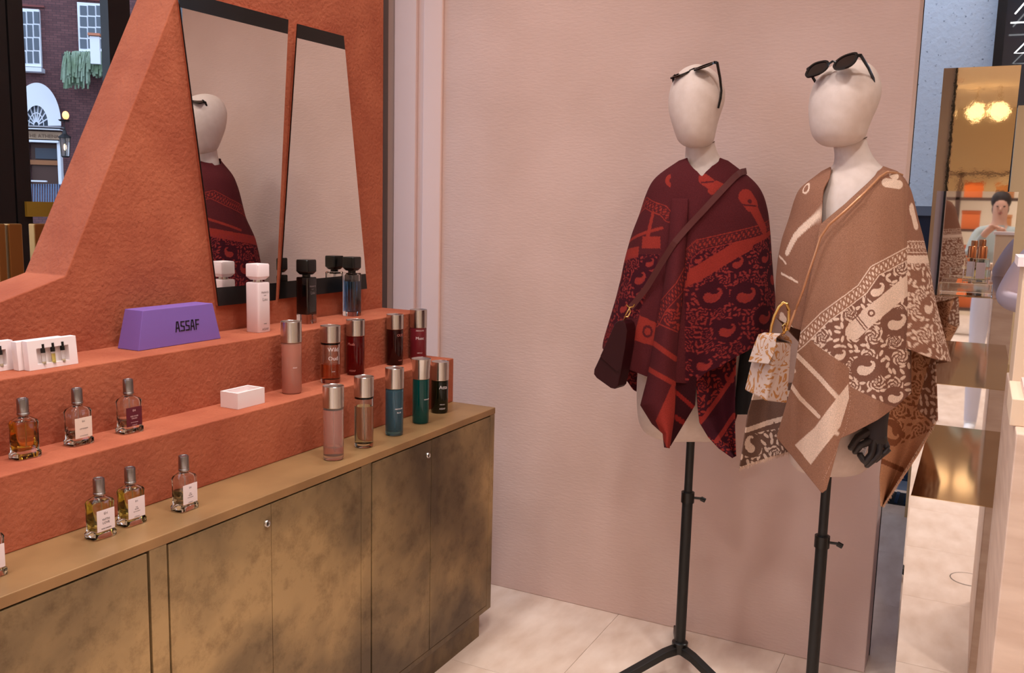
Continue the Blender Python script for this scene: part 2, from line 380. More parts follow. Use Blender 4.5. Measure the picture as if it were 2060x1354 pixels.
W4 = (('EH', 0.0065, 0.013, winet), ('RED ROSE', 0.0045, 0.005, winet), ('CRUSH', 0.0045, 0.009, winet), ('EAU DE PARFUM', 0.0025, 0.006, winet), ('LONDON', 0.003, 0.004, winet))
eh_bottle(203, 1079, HC, 'yellow perfume bottle labelled WITH LOVE on the brass worktop', yellow, 1.0, lab, W1)
eh_bottle(265, 1053, HC, 'yellow perfume bottle just behind the WITH LOVE bottle', yellow, 1.0, lab, W2)
eh_bottle(372, 1024, HC, 'nearly clear half-full perfume bottle standing alone on the brass worktop', pale, 0.48, lab, W2)
eh_bottle(-22, 1160, HC, 'perfume bottle cut off by the left picture edge on the worktop', pale, 0.4, lab, W2)
eh_bottle(51, 920, HA, 'amber perfume bottle without a front label on the lower orange step', amber, 1.0, None)
eh_bottle(159, 893, HA, 'clear empty perfume bottle with cream label on the lower orange step', pale, 0.06, mat('label_cream', (232, 212, 198), rough=0.5), W3)
eh_bottle(261, 869, HA, 'clear perfume bottle with dark wine red label on the orange step', pale, 0.06, labg, W4)

def cyl_bottle(px, ytop, ybot, wpx, z, label, gl, liq, fill, words=(), tcol=None, flare=False, capfrac=0.29, base=True):
    p = at(px, ybot-5, 2, z)
    dep = (p-C)@F_
    k = dep/FPX; h = (ybot-ytop-wpx*0.10)*k*1.0; r = wpx*k/2*0.985
    lim_ = (YB if z == HA else YA)-r-0.003
    if p[1] > lim_: p[:2] = p[:2]*(lim_/p[1])
    t = thing('mist_bottle', label, 'bottle', (p[0], p[1], z+0.0004), 0, 'cylindrical mist bottles with steel caps')
    zc = h*(1-capfrac)
    rg = r*0.96
    MB().lathe([(rg*0.80, 0), (rg*0.93, 0.001), (rg, 0.006), (rg, zc-0.002), (rg*0.9, zc)], 32).build('glass', gl, t, smooth=True)
    if liq is not None:
        cv = MB().lathe([(rg*0.78, 0.012), (rg*0.87, 0.0145), (rg*0.87, zc-0.006), (rg*0.5, zc-0.003)], 28).build('inner_wall', gl, t, smooth=True); cv.data.flip_normals()
    if liq is not None:
        z1 = 0.012+(zc-0.016)*fill
        MB().lathe([(rg*0.80, 0.012), (rg*0.88, 0.0145), (rg*0.88, z1)], 28).build('liquid', liq, t, smooth=True)
        MB().tube([(0, 0, zc-0.002), (0.002, 0.001, zc*0.6), (0.004, 0.0, 0.02)], 0.0013, 8).build('dip_tube', mat('dip_tube', (236, 236, 236), rough=0.3, trans=0.9, ior=1.2), t)
    rt = r*1.16 if flare else r
    MB().lathe([(r*0.97, zc), (r, zc+0.0012), (r, zc+(h-zc)*0.35), (r+(rt-r)*0.35, zc+(h-zc)*0.7), (rt, h-0.0006), (rt*0.97, h), (rt*0.90, h-0.0016), (rt*0.5, h-0.005), (rt*0.05, h-0.0062)], 36).build('cap', chrome, t, smooth=True, angle=30)
    ang0 = math.atan2(-p[1], -p[0])
    for s, size, fz, dang in words:
        me = text_mesh(s, size, extrude=0.00005)
        zz = zc*fz
        co = np.zeros(len(me.vertices)*3); me.vertices.foreach_get('co', co); co = co.reshape(-1, 3)
        th = ang0+dang+co[:, 0]/rg
        rr = rg+0.0003+co[:, 2]
        out = np.stack([rr*np.cos(th), rr*np.sin(th), zz+co[:, 1]], 1)
        me.vertices.foreach_set('co', out.ravel()); me.update()
        link('lettering', me, tcol or whitec, t)
    return t
def tint(name, c, rough=0.0): return mat(name, c, rough=rough, trans=1.0, ior=1.4)
clear = glassm; frost = mat('frosted_glass', (248, 220, 212), rough=0.14, trans=0.88, ior=1.3)
pinkl = liquid_mat('pink_liquid', (250, 198, 188)); orl = liquid_mat('orange_liquid', (240, 150, 90)); redl = liquid_mat('red_liquid', (120, 12, 16))
dkred = mat('dark_red_glass', (130, 12, 16), rough=0.05, trans=0.75, ior=1.4); dkred2 = mat('brown_red_glass', (58, 8, 8), rough=0.05, trans=0.6, ior=1.4)
maroon = mat('maroon_lacquer', (118, 34, 44), rough=0.28); teal = mat('teal_glass', (0, 92, 88), rough=0.04, trans=0.6, ior=1.4)
blueg = mat('blue_glass', (110, 168, 192), rough=0.04, trans=0.85, ior=1.4); blk = mat('green_black_glass', (22, 26, 12), rough=0.05, trans=0.5, ior=1.4)
A5 = ('ASSAF', 0.0068, 0.16, 0.25)
cyl_bottle(587, 646, 795, 42, HA, 'tall peach pink mist bottle at the front of the lower step', mat('peach_glass', (236, 168, 148), rough=0.2, trans=0.6, ior=1.35), pinkl, 0.72, (('ASSAF', 0.0045, 0.52, 0.35),))
cyl_bottle(665, 655, 774, 41, HA, 'clear mist bottle with orange liquid in its lower third', clear, orl, 0.42, (('Wild', 0.017, 0.84, 0.3), ('Oud', 0.017, 0.62, 0.3), ('ASSAF', 0.004, 0.30, 0.3)))
cyl_bottle(715, 643, 757, 38, HA, 'deep red mist bottle lettered Musk on the step', dkred, None, 0, (('Musk', 0.012, 0.80, -0.5), ('ASSAF', 0.008, 0.12, -0.35)), mat('rose_ink', (200, 120, 110), rough=0.5))
cyl_bottle(794, 633, 738, 35, HA, 'brownish red dark mist bottle between the red and maroon ones', dkred2, None, 0, (('OUD', 0.012, 0.84, 0.75), ('ASSAF', 0.006, 0.14, 0.75)), mat('rose_ink', (200, 120, 110), rough=0.5))
cyl_bottle(841, 623, 726, 35, HA, 'opaque maroon mist bottle at the far end of the step', maroon, None, 0, (('ABSOLUTE', 0.006, 0.92, 0.2), ('Musc', 0.014, 0.68, 0.2), ('ABSOLU', 0.005, 0.22, 0.2), ('ASSAF', 0.008, 0.08, 0.2)), capfrac=0.36)
cyl_bottle(671, 774, 928, 43, HC, 'frosted clear mist bottle with a little pink liquid on the worktop', frost, pinkl, 0.18)
cyl_bottle(732, 756, 903, 40, HC, 'clear mist bottle with colourless liquid on the brass worktop', clear, liquid_mat('colourless_liquid', (232, 232, 206)), 0.82, capfrac=0.28)
cyl_bottle(793, 739, 879, 38, HC, 'blue mist bottle on the brass worktop', blueg, liquid_mat('blue_liquid', (100, 170, 196)), 0.95, (('ABSOLUTE', 0.0055, 0.58, 0.55), ('BLUE', 0.006, 0.5, 0.55)), capfrac=0.30)
cyl_bottle(846, 721, 855, 35, HC, 'dark teal mist bottle with a flared steel cap', teal, None, 0, (('ABSOLUTE', 0.005, 0.55, 0.85),), flare=True, capfrac=0.31)
cyl_bottle(884, 727, 834, 36, HC, 'black green mist bottle lettered Attar at the end of the worktop', blk, None, 0, (('Atta', 0.017, 0.80, 0.45), ('ABSOLU', 0.005, 0.28, 0.35), ('ASSAF', 0.008, 0.15, 0.35)), capfrac=0.36)

def tall_bottle(px, ytop, ybot, wpx, label, body, cap, liq=None, ink=None, clearbase=False):
    z = HB
    p = at(px, ybot-6, 2, z); dep = (p-C)@F_; k = dep/FPX
    h = (ybot-ytop-wpx*0.18)*k; a = wpx*k/1.40/2
    t = thing('perfume_bottle', label, 'bottle', (p[0], p[1], z+0.0004), 0, 'tall square perfume bottles on the top step')
    hb_ = h*0.725
    R = lambda s, zz: rrect(a*s, a*s, zz, 9, 32)
    if liq is None and not clearbase:
        MB().loft([R(0.97, 0), R(1, 0.0015), R(1, hb_-0.005), R(0.96, hb_-0.001), R(0.85, hb_)]).build('body', body, t, smooth=True, angle=50)
    else:
        MB().loft([R(0.97, 0), R(1, 0.0015), R(1, hb_-0.004), R(0.96, hb_-0.001), R(0.85, hb_)]).build('glass', glassm, t, smooth=True, angle=50)
        if not clearbase:
            cv = MB().loft([R(0.65, hb_*0.1), R(0.735, hb_*0.13), R(0.735, hb_*0.95), R(0.3, hb_*0.985)]).build('inner_wall', glassm, t, smooth=True, angle=50); cv.data.flip_normals()
        if clearbase:
            MB().loft([R(0.9, hb_*0.2), R(0.97, hb_*0.3), R(0.97, hb_-0.003), R(0.8, hb_-0.002)]).build('lacquer', body, t, smooth=True)
        else:
            MB().loft([R(0.66, hb_*0.1), R(0.74, hb_*0.13), R(0.74, hb_*0.80)]).build('liquid', liq, t, smooth=True)
            MB().tube([(0, 0, hb_*0.98), (0.001, 0, hb_*0.5), (0.003, 0.001, hb_*0.14)], 0.0016, 8).build('dip_tube', mat('dip_tube', (236, 236, 236), rough=0.3, trans=0.9, ior=1.2), t)
    MB().lathe([(a*0.55, hb_), (a*0.55, hb_+h*0.035), (a*0.5, hb_+h*0.04)], 24).build('collar', chrome if cap is not blackm else blackm, t, smooth=True)
    c0 = hb_+h*0.035
    MB().loft([R(0.62, c0), R(0.72, c0+h*0.008), R(1.0, c0+h*0.05), R(1.0, h-h*0.025), R(0.93, h-h*0.008), R(0.2, h)]).build('cap', cap, t, smooth=True, angle=30)
    if ink:
        for s, size, fz in (('FRANCE', 0.0078, 0.80), ('ROSE', 0.004, 0.74), ('Lou', 0.013, 0.66), ('PARIS', 0.0045, 0.17), ('ASSAF', 0.0095, 0.06)):
            text(s, size, (0.002, -a-0.0003, hb_*fz), (1, 0, 0), (0, 0, 1), ink, t, extrude=0.0001)
whlac = mat('white_lacquer', (238, 220, 222), rough=0.35)
tall_bottle(520, 527, 673, 48, 'tall square white lacquered perfume bottle on the top step', whlac, whlac, None, grey)
tall_bottle(617, 520, 656, 42, 'tall square black perfume bottle fading clear at its base', mat('black_lacquer', (12, 11, 14), rough=0.12), blackm, None, grey, clearbase=True)
tall_bottle(708, 515, 641, 39, 'tall square clear perfume bottle with blue liquid and black cap', None, blackm, liquid_mat('sky_blue_liquid', (120, 172, 220)))

# purple lettered box
def purple_box():
    v = mat('purple_card', (128, 98, 178), rough=0.45)
    A = at(272, 706, 2, HB); B = at(451, 682, 2, HB); Lb = at(240, 699, 2, HB)
    t = thing('gift_box', 'purple trapezoid box lettered ASSAF on the top orange step', 'box', (*(A+B)[:2]/2, HB))
    yf = (A[1]+B[1])/2; x0, x1 = A[0], B[0]; yb = min(yf+0.075, YW-0.004)
    # tops
    tA = at(299, 624, 1, yf+0.006); tB = at(438, 609, 1, yf+0.006)
    H = HB+0.078
    zt_ = (tA[2]+tB[2])/2
    sl = 0.5*((tA[0]-x0)+(x1-tB[0]))
    b0 = [(x0, yf, HB+0.0005), (x1, yf, HB+0.0005), (x1, yb, HB+0.0005), (x0, yb, HB+0.0005)]
    b1 = [(x0+sl, yf+0.006, zt_), (x1-sl, yf+0.006, zt_), (x1-sl, yb-0.006, zt_), (x0+sl, yb-0.006, zt_)]
    bx = MB().hexa(b0+b1).build('body', v, t, True, bevel=0.0012)
    # stroke letters on the front face
    up = np.array([0, 0.006, zt_-HB]); hgt = np.linalg.norm(up); up = up/hgt
    o = np.array([x0, yf, HB]); rt = np.array([1.0, 0, 0]); nrm = np.array([0, -1, 0.08])
    L = x1-x0
    lh = hgt*0.25; lwid = L*0.043; gap = L*0.018; sw = lh*0.11
    G = {'A': [((0, 0), (0.32, 1)), ((0.32, 1), (0.68, 1)), ((0.68, 1), (1, 0)), ((0.14, 0.36), (0.86, 0.36))],
         'S': [((1, 0.97), (0.1, 0.97)), ((0.1, 0.97), (0.1, 0.55)), ((0.1, 0.55), (0.95, 0.45)), ((0.95, 0.45), (0.95, 0.04)), ((0.95, 0.04), (0, 0.04))],
         'F': [((0.1, 0), (0.1, 1)), ((0.1, 0.97), (0.95, 0.97)), ((0.1, 0.5), (0.8, 0.5))]}
    mb = MB(); ux = L*0.44
    for ch in 'ASSAF':
        for (p, q) in G[ch]:
            p = np.array(p)*[lwid, lh]; q = np.array(q)*[lwid, lh]
            d = q-p; d = d/np.linalg.norm(d); n = np.array([-d[1], d[0]])*sw*0.6
            p = p-d*sw*0.5; q = q+d*sw*0.5
            c4 = [p+n, p-n, q-n, q+n]
            pts = [o+rt*(ux+c[0])+up*(hgt*0.36+c[1])+nrm*0.0004 for c in c4]
            mb.prism(pts, nrm*0.0006)
        ux += lwid+gap
    mb.build('lettering', inkm, bx, True)
purple_box()

def sample_box(x0p, x1p, y0p, label, liqs):
    A = at(x0p, y0p, 2, HB); yf = A[1]
    x0 = A[0]; x1 = at(x1p, y0p-10, 1, yf)[0]
    zt_ = HB+0.063
    t = thing('sample_box', label, 'box', ((x0+x1)/2, yf, HB), 0, 'white sample boxes')
    Lx = x1-x0
    d = 0.017; lean = 0.006
    def P(x, z, y): return (x, yf+y+(z-HB)/(zt_-HB)*lean, z)
    def blk(mb, xa, xb, za, zb, ya, yb):
        return mb.hexa([P(xa, za, ya), P(xb, za, ya), P(xb, za, yb), P(xa, za, yb), P(xa, zb, ya), P(xb, zb, ya), P(xb, zb, yb), P(xa, zb, yb)])
    m = MB(); b = HB+0.0005
    fx = 0.17*Lx; z_lo = b+0.011; z_hi = b+0.045
    blk(m, x0, x1, b, z_lo, 0, d); blk(m, x0, x1, z_hi, zt_, 0, d); blk(m, x0, x0+fx, z_lo, z_hi, 0, d); blk(m, x1-fx, x1, z_lo, z_hi, 0, d)
    m.build('front_tray', whitec, t, True)
    blk(MB(), x0+0.001, x1-0.001, b+0.001, zt_-0.001, d*0.7, d).build('inner_card', whitec, t, True)
    m2 = MB(); xs = -0.012
    blk(m2, x0+xs, x1+xs-0.006, b, zt_-0.001, d+0.001, d+0.019); m2.build('lid', whitec, t, True, bevel=0.0008)
    for i, lq in enumerate(liqs):
        xc = x0+Lx*(0.31+0.2*i); vial = MB()
        zc0 = b+0.008; zc1 = b+0.036
        v = vial.tube([P(xc, zc0, 0.002), P(xc, zc1, 0.002)], 0.0042, 12).build('vial', glassm, t, True, smooth=True)
        MB().tube([P(xc, zc0+0.001, 0.002), P(xc, zc0+(0.022 if lq is yellow else 0.007), 0.002)], 0.0034, 12).build('liquid', lq, v, True, smooth=True)
        MB().tube([P(xc, zc1-0.002, 0.002), P(xc, zc1+0.007, 0.002), P(xc, zc1+0.0072, 0.002), P(xc, zc1+0.017, 0.002)], [0.0048, 0.0048, 0.0038, 0.0038], 12).build('vial_cap', blackm, v, True, smooth=True, angle=30)
sample_box(60, 158, 747, 'white card sample box holding three black capped vials', (pale, yellow, pale))
sample_box(-62, 32, 757, 'white card sample box cut off by the left picture edge', (pale, yellow, pale))
def tray():
    A = at(476, 824, 2, HA); B = at(535, 811, 2, HA); Lf = at(447, 818, 2, HA)
    t = thing('small_tray_box', 'small open white box standing by itself on the lower step', 'box', (*(A+B)[:2]/2, HA))
    x0, x1 = A[0], B[0]; yf = (A[1]+B[1])/2; yb = Lf[1]+0.0; yb = max(yb, yf+0.035)
    z1 = HA+0.042; z0 = HA+0.0005; wl = 0.007
    m = MB().box((x0, yf, z0), (x1, yf+wl, z1)).box((x0, yb-wl, z0), (x1, yb, z1)).box((x0, yf+wl, z0), (x0+wl, yb-wl, z1)).box((x1-wl, yf+wl, z0), (x1, yb-wl, z1))
    m.build('walls', whitec, t, True); MB().box((x0+wl, yf+wl, z0), (x1-wl, yb-wl, z0+0.03)).build('base_card', mat('tray_card', (214, 190, 186), rough=0.7), t, True)
tray()
# ================================================================== MANNEQUINS
class Fig:
    def __init__(s, axis):
        s.ax = np.array([axis[0], axis[1], 0.0]); s.R = np.linalg.norm(s.ax[:2]); s.h = s.ax/s.R
        s.lat = np.array([s.h[1], -s.h[0], 0])       # to the right as seen from the shop
        s.k = s.R/FPX                                   # metres per pixel near the axis (approx.)
    def S(s, x, y, off=0.0):
        x = np.asarray(x, float); y = np.asarray(y, float); off = np.asarray(off, float)
        d = F_+((x-CX)/FPX)[..., None]*R_-((y-CY)/FPX)[..., None]*U_
        t = (s.R-off)/(d@s.h)
        return C+d*t[..., None]
    def loft(s, rows, n=40, mb=None):
        mb = mb or MB(); rings = []
        ph = np.arange(n)*2*math.pi/n
        for (y, xl, xr, dh, o0) in rows:
            c, hw = (xl+xr)/2, (xr-xl)/2
            rings.append([tuple(p) for p in s.S(c+hw*np.sin(ph), np.full(n, float(y)), o0+dh*np.cos(ph))])
        return mb.loft(rings)
def dens(rows, k=3):
    a = np.array(rows, float); t = np.arange(len(a)); tt = np.linspace(0, len(a)-1, (len(a)-1)*k+1)
    out = np.stack([np.interp(tt, t, a[:, i]) for i in range(a.shape[1])], 1)
    for _ in range(2):
        o2 = out.copy(); o2[1:-1] = (out[:-2]+2*out[1:-1]+out[2:])/4; out = o2
    return [tuple(r) for r in out]
red = Fig((2.745, 0.762)); tan_ = Fig((2.60, 0.328))
def stand(fig, t, z_top, legang, collar_z):
    x, y = fig.ax[:2]
    MB().lathe([(0.013, 0.10), (0.013, z_top)], 20, (x, y, 0)).build('pole', blackmat, t, True, smooth=True)
    MB().lathe([(0.017, 0.09), (0.017, collar_z), (0.0155, collar_z+0.006)], 20, (x, y, 0)).build('lower_tube', blackmat, t, True, smooth=True)
    MB().lathe([(0.021, collar_z-0.03), (0.021, collar_z+0.004)], 20, (x, y, 0)).build('collar', blackm, t, True, smooth=True)
    kp = np.array([x, y, collar_z-0.014])+fig.lat*0.021
    MB().tube([kp, kp+fig.lat*0.022], [0.004, 0.004], 10).tube([kp+fig.lat*0.02+np.array([0, 0, 0.0]), kp+fig.lat*0.034+np.array([0, 0, -0.006])], [0.0075, 0.0075], 10).build('clamp_knob', blackm, t, True, smooth=True)
    MB().lathe([(0.018, 0.075), (0.026, 0.078), (0.026, 0.112), (0.021, 0.116)], 24, (x, y, 0)).build('hub', blackm, t, True, smooth=True)
    for a in legang:
        d = np.array([math.cos(a), math.sin(a), 0]); n = np.array([-d[1], d[0], 0])
        P0 = np.array([x, y, 0.0])
        def ring(s, zc, hw, hh): return [P0+d*s+n*hw*q+np.array([0, 0, zc+hh*p]) for q, p in ((-1, -1), (1, -1), (1, 1), (-1, 1))]
        MB().loft([ring(0.0, 0.09, 0.014, 0.014), ring(0.06, 0.083, 0.014, 0.012), ring(0.29, 0.013, 0.013, 0.0125), ring(0.305, 0.0125, 0.012, 0.012)]).build('leg', blackmat, t, True, bevel=0.002)
def head(fig, t, rows):
    MB_ = fig.loft(dens(rows, 4), 44); return MB_.build('head', creamm, t, True, smooth=True, angle=80)
# ---------------- red side
tr = thing('mannequin', 'headed cream mannequin on black tripod stand wearing the red poncho', 'mannequin', (*red.ax[:2], 0), 0, 'cream mannequins on black stands')
head(red, tr, [(129, 1399, 1406, .01, .02), (131, 1390, 1416, .03, .02), (137, 1376, 1430, .055, .02), (147, 1364, 1442, .075, .02), (162, 1354, 1452, .09, .02), (182, 1347, 1459, .10, .02),
    (205, 1344, 1458, .10, .022), (228, 1346, 1450, .097, .026), (250, 1352, 1443, .09, .03), (270, 1358, 1439, .08, .032), (284, 1364, 1436, .07, .03), (293, 1374, 1428, .055, .03), (297, 1386, 1415, .03, .03)])
red.loft(dens([(283, 1381, 1437, .042, .0), (300, 1379, 1440, .043, -.002), (318, 1378, 1449, .05, -.004), (338, 1372, 1466, .06, -.004), (352, 1352, 1486, .07, -.002), (372, 1330, 1510, .085, 0), (410, 1310, 1530, .10, 0),
    (480, 1305, 1525, .115, .01), (560, 1310, 1515, .10, .01), (640, 1300, 1505, .10, .0), (720, 1284, 1490, .11, 0), (790, 1280, 1482, .115, 0), (840, 1282, 1474, .11, 0), (868, 1292, 1464, .10, 0), (884, 1320, 1455, .075, 0), (889, 1350, 1440, .04, 0)], 3), 44).build('torso', creamm, tr, True, smooth=True, angle=80)
stand(red, tr, 0.82, [math.radians(x) for x in (143, -118, 18)], 0.615)
red.loft(dens([(430, 1508, 1536, .03, 0), (560, 1502, 1540, .035, 0), (700, 1482, 1520, .035, .0), (820, 1478, 1518, .033, .01), (834, 1480, 1514, .03, .01)], 3), 20).build('arm', mat('black_arm_fabric', (26, 24, 26), rough=0.8), tr, True, smooth=True)
def seam(fig, t, c, hw, y0, y1, dh):
    pts = []
    for k in range(21):
        th = -1.4+2.8*k/20; f_ = (math.sin(th)+1)/2
        pts.append(fig.S(c+hw*1.01*math.sin(th), y0+(y1-y0)*f_+4*math.cos(th), dh*math.cos(th)+0.002))
    MB().tube(pts, 0.0013, 6).build('neck_seam', mat('seam_brown', (96, 70, 58), rough=0.9), t, True)  # dark brown line where head and neck join
seam(red, tr, 1409, 28.5, 292, 284, .044)
# ---------------- tan side
tt_ = thing('mannequin', 'headed cream mannequin on black stand wearing the beige poncho', 'mannequin', (*tan_.ax[:2], 0), 0, 'cream mannequins on black stands')
head(tan_, tt_, [(119, 1714, 1724, .01, .02), (122, 1698, 1736, .03, .02), (128, 1682, 1750, .055, .02), (138, 1664, 1761, .075, .02), (153, 1647, 1769, .09, .02), (172, 1635, 1774, .10, .02),
    (192, 1629, 1773, .104, .022), (215, 1626, 1766, .103, .024), (238, 1627, 1755, .097, .028), (258, 1629, 1747, .09, .03), (274, 1634, 1742, .08, .032), (285, 1642, 1732, .066, .032), (293, 1654, 1712, .045, .03), (296, 1668, 1695, .025, .03)])
tan_.loft(dens([(274, 1676, 1743, .045, .0), (290, 1676, 1745, .045, 0), (310, 1679, 1753, .05, 0), (330, 1678, 1768, .06, .0), (347, 1664, 1790, .075, .005), (362, 1650, 1806, .09, .01), (385, 1638, 1818, .10, .015), (430, 1628, 1824, .115, .02),
    (480, 1625, 1822, .125, .02), (560, 1630, 1812, .11, .01), (640, 1622, 1800, .105, 0), (720, 1605, 1785, .11, 0), (800, 1590, 1772, .115, 0), (880, 1582, 1757, .115, 0), (925, 1586, 1750, .108, 0), (948, 1602, 1742, .09, 0), (957, 1635, 1722, .055, 0), (960, 1660, 1700, .02, 0)], 3), 44).build('torso', creamm, tt_, True, smooth=True, angle=80)
stand(tan_, tt_, 0.79, [math.radians(x) for x in (70, 190, 310)], 0.60)
seam(tan_, tt_, 1711, 33, 293, 275, .046)
handm = mat('black_hand', (48, 40, 39), rough=0.45)
tan_.loft(dens([(640, 1780, 1828, .035, .02), (760, 1762, 1806, .038, .05), (840, 1733, 1786, .036, .08), (880, 1738, 1785, .03, .085), (888, 1741, 1784, .028, .085), (889, 1748, 1778, .02, .085)], 3), 24).build('arm', mat('charcoal_sleeve', (58, 50, 52), rough=0.8), tt_, True, smooth=True)
hm = MB()
def finger(pts, r):
    P = [tan_.S(x, y, o) for x, y, o in pts]; Q = []
    for i in range(len(P)-1):
        for s in (0, .25, .5, .75): Q.append(P[i]*(1-s)+P[i+1]*s)
    Q.append(P[-1]); d = P[-1]-P[-2]; d = d/np.linalg.norm(d)
    n = len(Q); rr = [r*(1.05-0.3*i/n) for i in range(n)]
    Q.append(Q[-1]+d*r*0.45); rr.append(r*0.35)
    hm.tube(Q, rr, 10)
hm.ball(tan_.S(1762, 884, .09), (0.024, 0.03, 0.026))
finger([(1748, 868, .10), (1726, 880, .12), (1711, 902, .13)], 0.0115)
finger([(1750, 888, .105), (1731, 896, .125), (1719, 910, .12)], 0.010)
finger([(1757, 888, .105), (1753, 914, .12), (1740, 930, .12), (1729, 914, .115)], 0.010)
finger([(1769, 889, .10), (1768, 914, .115), (1756, 926, .118), (1743, 937, .11)], 0.0098)
finger([(1779, 889, .09), (1786, 905, .10), (1774, 915, .108), (1760, 927, .105)], 0.009)
hm.build('hand', handm, tt_, True, smooth=True, angle=80)
tg = thing('swing_tag', 'small white paper tag held by the black mannequin hand', 'tag', tan_.S(1738, 905, .105))
c4 = [tan_.S(x, y, .108) for x, y in ((1726, 910), (1742, 892), (1748, 894), (1738, 918))]
tgo = MB().prism(c4, -tan_.h*0.0006).build('card', whitec, tg, True)
v1 = c4[2]-c4[1]; v2 = c4[1]-c4[0]
text('GUESS', 0.0095, tan_.S(1739.5, 903, .1092), tan_.S(1745, 893, .11)-tan_.S(1736, 914, .11), tan_.S(1736, 905, .11)-tan_.S(1741, 907, .11), inkm, tgo, world=True, extrude=0.0001)

# ------------------------------------------------------------------ woven pattern maths (fabric drawn in the plane of the garment)
def hsh(i, j, k):
    v = np.sin(i*127.1+j*311.7+k*74.7)*43758.5453; return v-np.floor(v)
def pdist(x, y, pts):
    best = np.full(x.shape, 1e9); bt = np.zeros(x.shape); bs = np.zeros(x.shape); L = 0.0
    for (x0, y0), (x1, y1) in zip(pts[:-1], pts[1:]):
        dx, dy = x1-x0, y1-y0; l2 = dx*dx+dy*dy; l = math.sqrt(l2)
        t = np.clip(((x-x0)*dx+(y-y0)*dy)/l2, 0, 1)
        ex, ey = x-x0-t*dx, y-y0-t*dy; d = np.hypot(ex, ey); s = np.sign(dx*ey-dy*ex)
        m = d < best; best = np.where(m, d, best); bt = np.where(m, L+t*l, bt); bs = np.where(m, s, bs); L += l
    return best, bt, bs
def stroke(x, y, pts, hw): return pdist(x, y, pts)[0] < hw
def chain(x, y, pts, hw, per=11.0):
    d, t, s = pdist(x, y, pts); sd = d*s
    band = d < hw
    line = (np.abs(d-hw*0.74) < hw*0.10)
    tl = (t+sd*0.45) % per-per/2
    e = np.sqrt((tl/(per*0.42))**2+(sd/(hw*0.62))**2)
    ring = (np.abs(e-0.85) < 0.33)
    return band, band & ~line & ~ring
def floral(x, y, seed=0, cell=12.5):
    ok = np.zeros(x.shape, bool)
    c2 = cell*3.6
    gx, gy = np.floor(x/c2), np.floor(y/c2); rose = np.zeros(x.shape, bool); inr = np.zeros(x.shape, bool)
    for a in (-1, 0, 1):
        for b in (-1, 0, 1):
            ix, iy = gx+a, gy+b
            cx_ = (ix+0.3+0.4*hsh(ix, iy, seed+1))*c2; cy_ = (iy+0.3+0.4*hsh(ix, iy, seed+2))*c2
            dx, dy = x-cx_, y-cy_; r = np.hypot(dx, dy); ph = np.arctan2(dy, dx)
            w_ = (hsh(ix, iy, seed+3) < 0.85) & (r < cell*1.25)
            pet = np.sin(5*ph+r*0.75+6*hsh(ix, iy, seed+4)) > -0.25
            edge = (np.abs(r-cell*.76+1.5*np.sin(5*ph)) > 1.1) & (np.abs(r-cell*.32) > 0.8)
            rose |= w_ & pet & edge; inr |= w_
    gx, gy = np.floor(x/cell), np.floor(y/cell)
    for a in (-1, 0, 1):
        for b in (-1, 0, 1):
            ix, iy = gx+a, gy+b
            cx_ = (ix+0.25+0.5*hsh(ix, iy, seed+5))*cell; cy_ = (iy+0.25+0.5*hsh(ix, iy, seed+6))*cell
            an = hsh(ix, iy, seed+7)*6.283; dx, dy = x-cx_, y-cy_
            u = dx*np.cos(an)+dy*np.sin(an); v = -dx*np.sin(an)+dy*np.cos(an)
            ok |= (hsh(ix, iy, seed+8) < 0.82) & ((u/(cell*0.52))**2+(v/(cell*0.24))**2 < 1)
    return np.where(inr, rose, ok)
def paisley(x, y, px, py, s, flip=1, rot=0.0):
    c, sn = math.cos(rot), math.sin(rot)
    u = ((x-px)*c+(y-py)*sn)*flip/s; v = (-(x-px)*sn+(y-py)*c)/s
    halo = (u/1.35)**2+((v+0.05)/1.15)**2 < 1
    body = np.zeros(x.shape, bool)
    for uu, vv, rr in ((-.35, .12, .42), (-.1, .18, .40), (.15, .15, .34), (.38, .05, .27), (.55, -.1, .21), (.66, -.27, .17), (.68, -.43, .14), (.62, -.57, .12), (.5, -.62, .10)):
        body |= np.hypot(u-uu, v-vv) < rr
    return halo, body
def poly_in(x, y, pts):
    inside = np.zeros(x.shape, bool); n = len(pts)
    for i in range(n):
        (x0, y0), (x1, y1) = pts[i], pts[(i+1) % n]
        if y0 == y1: continue
        c = ((y0 > y) != (y1 > y)) & (x < (x1-x0)*(y-y0)/(y1-y0)+x0); inside ^= c
    return inside
def sheet(name, X, Y, O, fig, color, m, parent, px=None, py=None, thick=0.0035):
    P = fig.S(X, Y, O); nv, nu = X.shape
    me = bpy.data.meshes.new(name)
    idx = np.arange(nu*nv).reshape(nv, nu)
    q = np.stack([idx[:-1, :-1], idx[1:, :-1], idx[1:, 1:], idx[:-1, 1:]], -1).reshape(-1, 4)
    me.vertices.add(nu*nv); me.vertices.foreach_set('co', P.reshape(-1))
    me.loops.add(q.size); me.loops.foreach_set('vertex_index', q.ravel().astype(np.int32))
    me.polygons.add(len(q)); me.polygons.foreach_set('loop_start', (np.arange(len(q))*4).astype(np.int32)); me.polygons.foreach_set('loop_total', np.full(len(q), 4, np.int32))
    me.update(); me.validate()
    cc = color(X if px is None else px, Y if py is None else py)
    ca = me.color_attributes.new('Col', 'FLOAT_COLOR', 'POINT')
    ca.data.foreach_set('color', np.concatenate([cc, np.ones(cc.shape[:-1]+(1,))], -1).astype(np.float32).ravel())
    o = link(name, me, m, parent, True, smooth=True)
    if thick:
        md = o.modifiers.new('thickness', 'SOLIDIFY'); md.thickness = thick; md.offset = 0
    return o
def smooth1(a, n=3):
    for _ in range(n):
        b = a.copy(); b[1:-1] = (a[:-2]+2*a[1:-1]+a[2:])/4; a = b
    return a
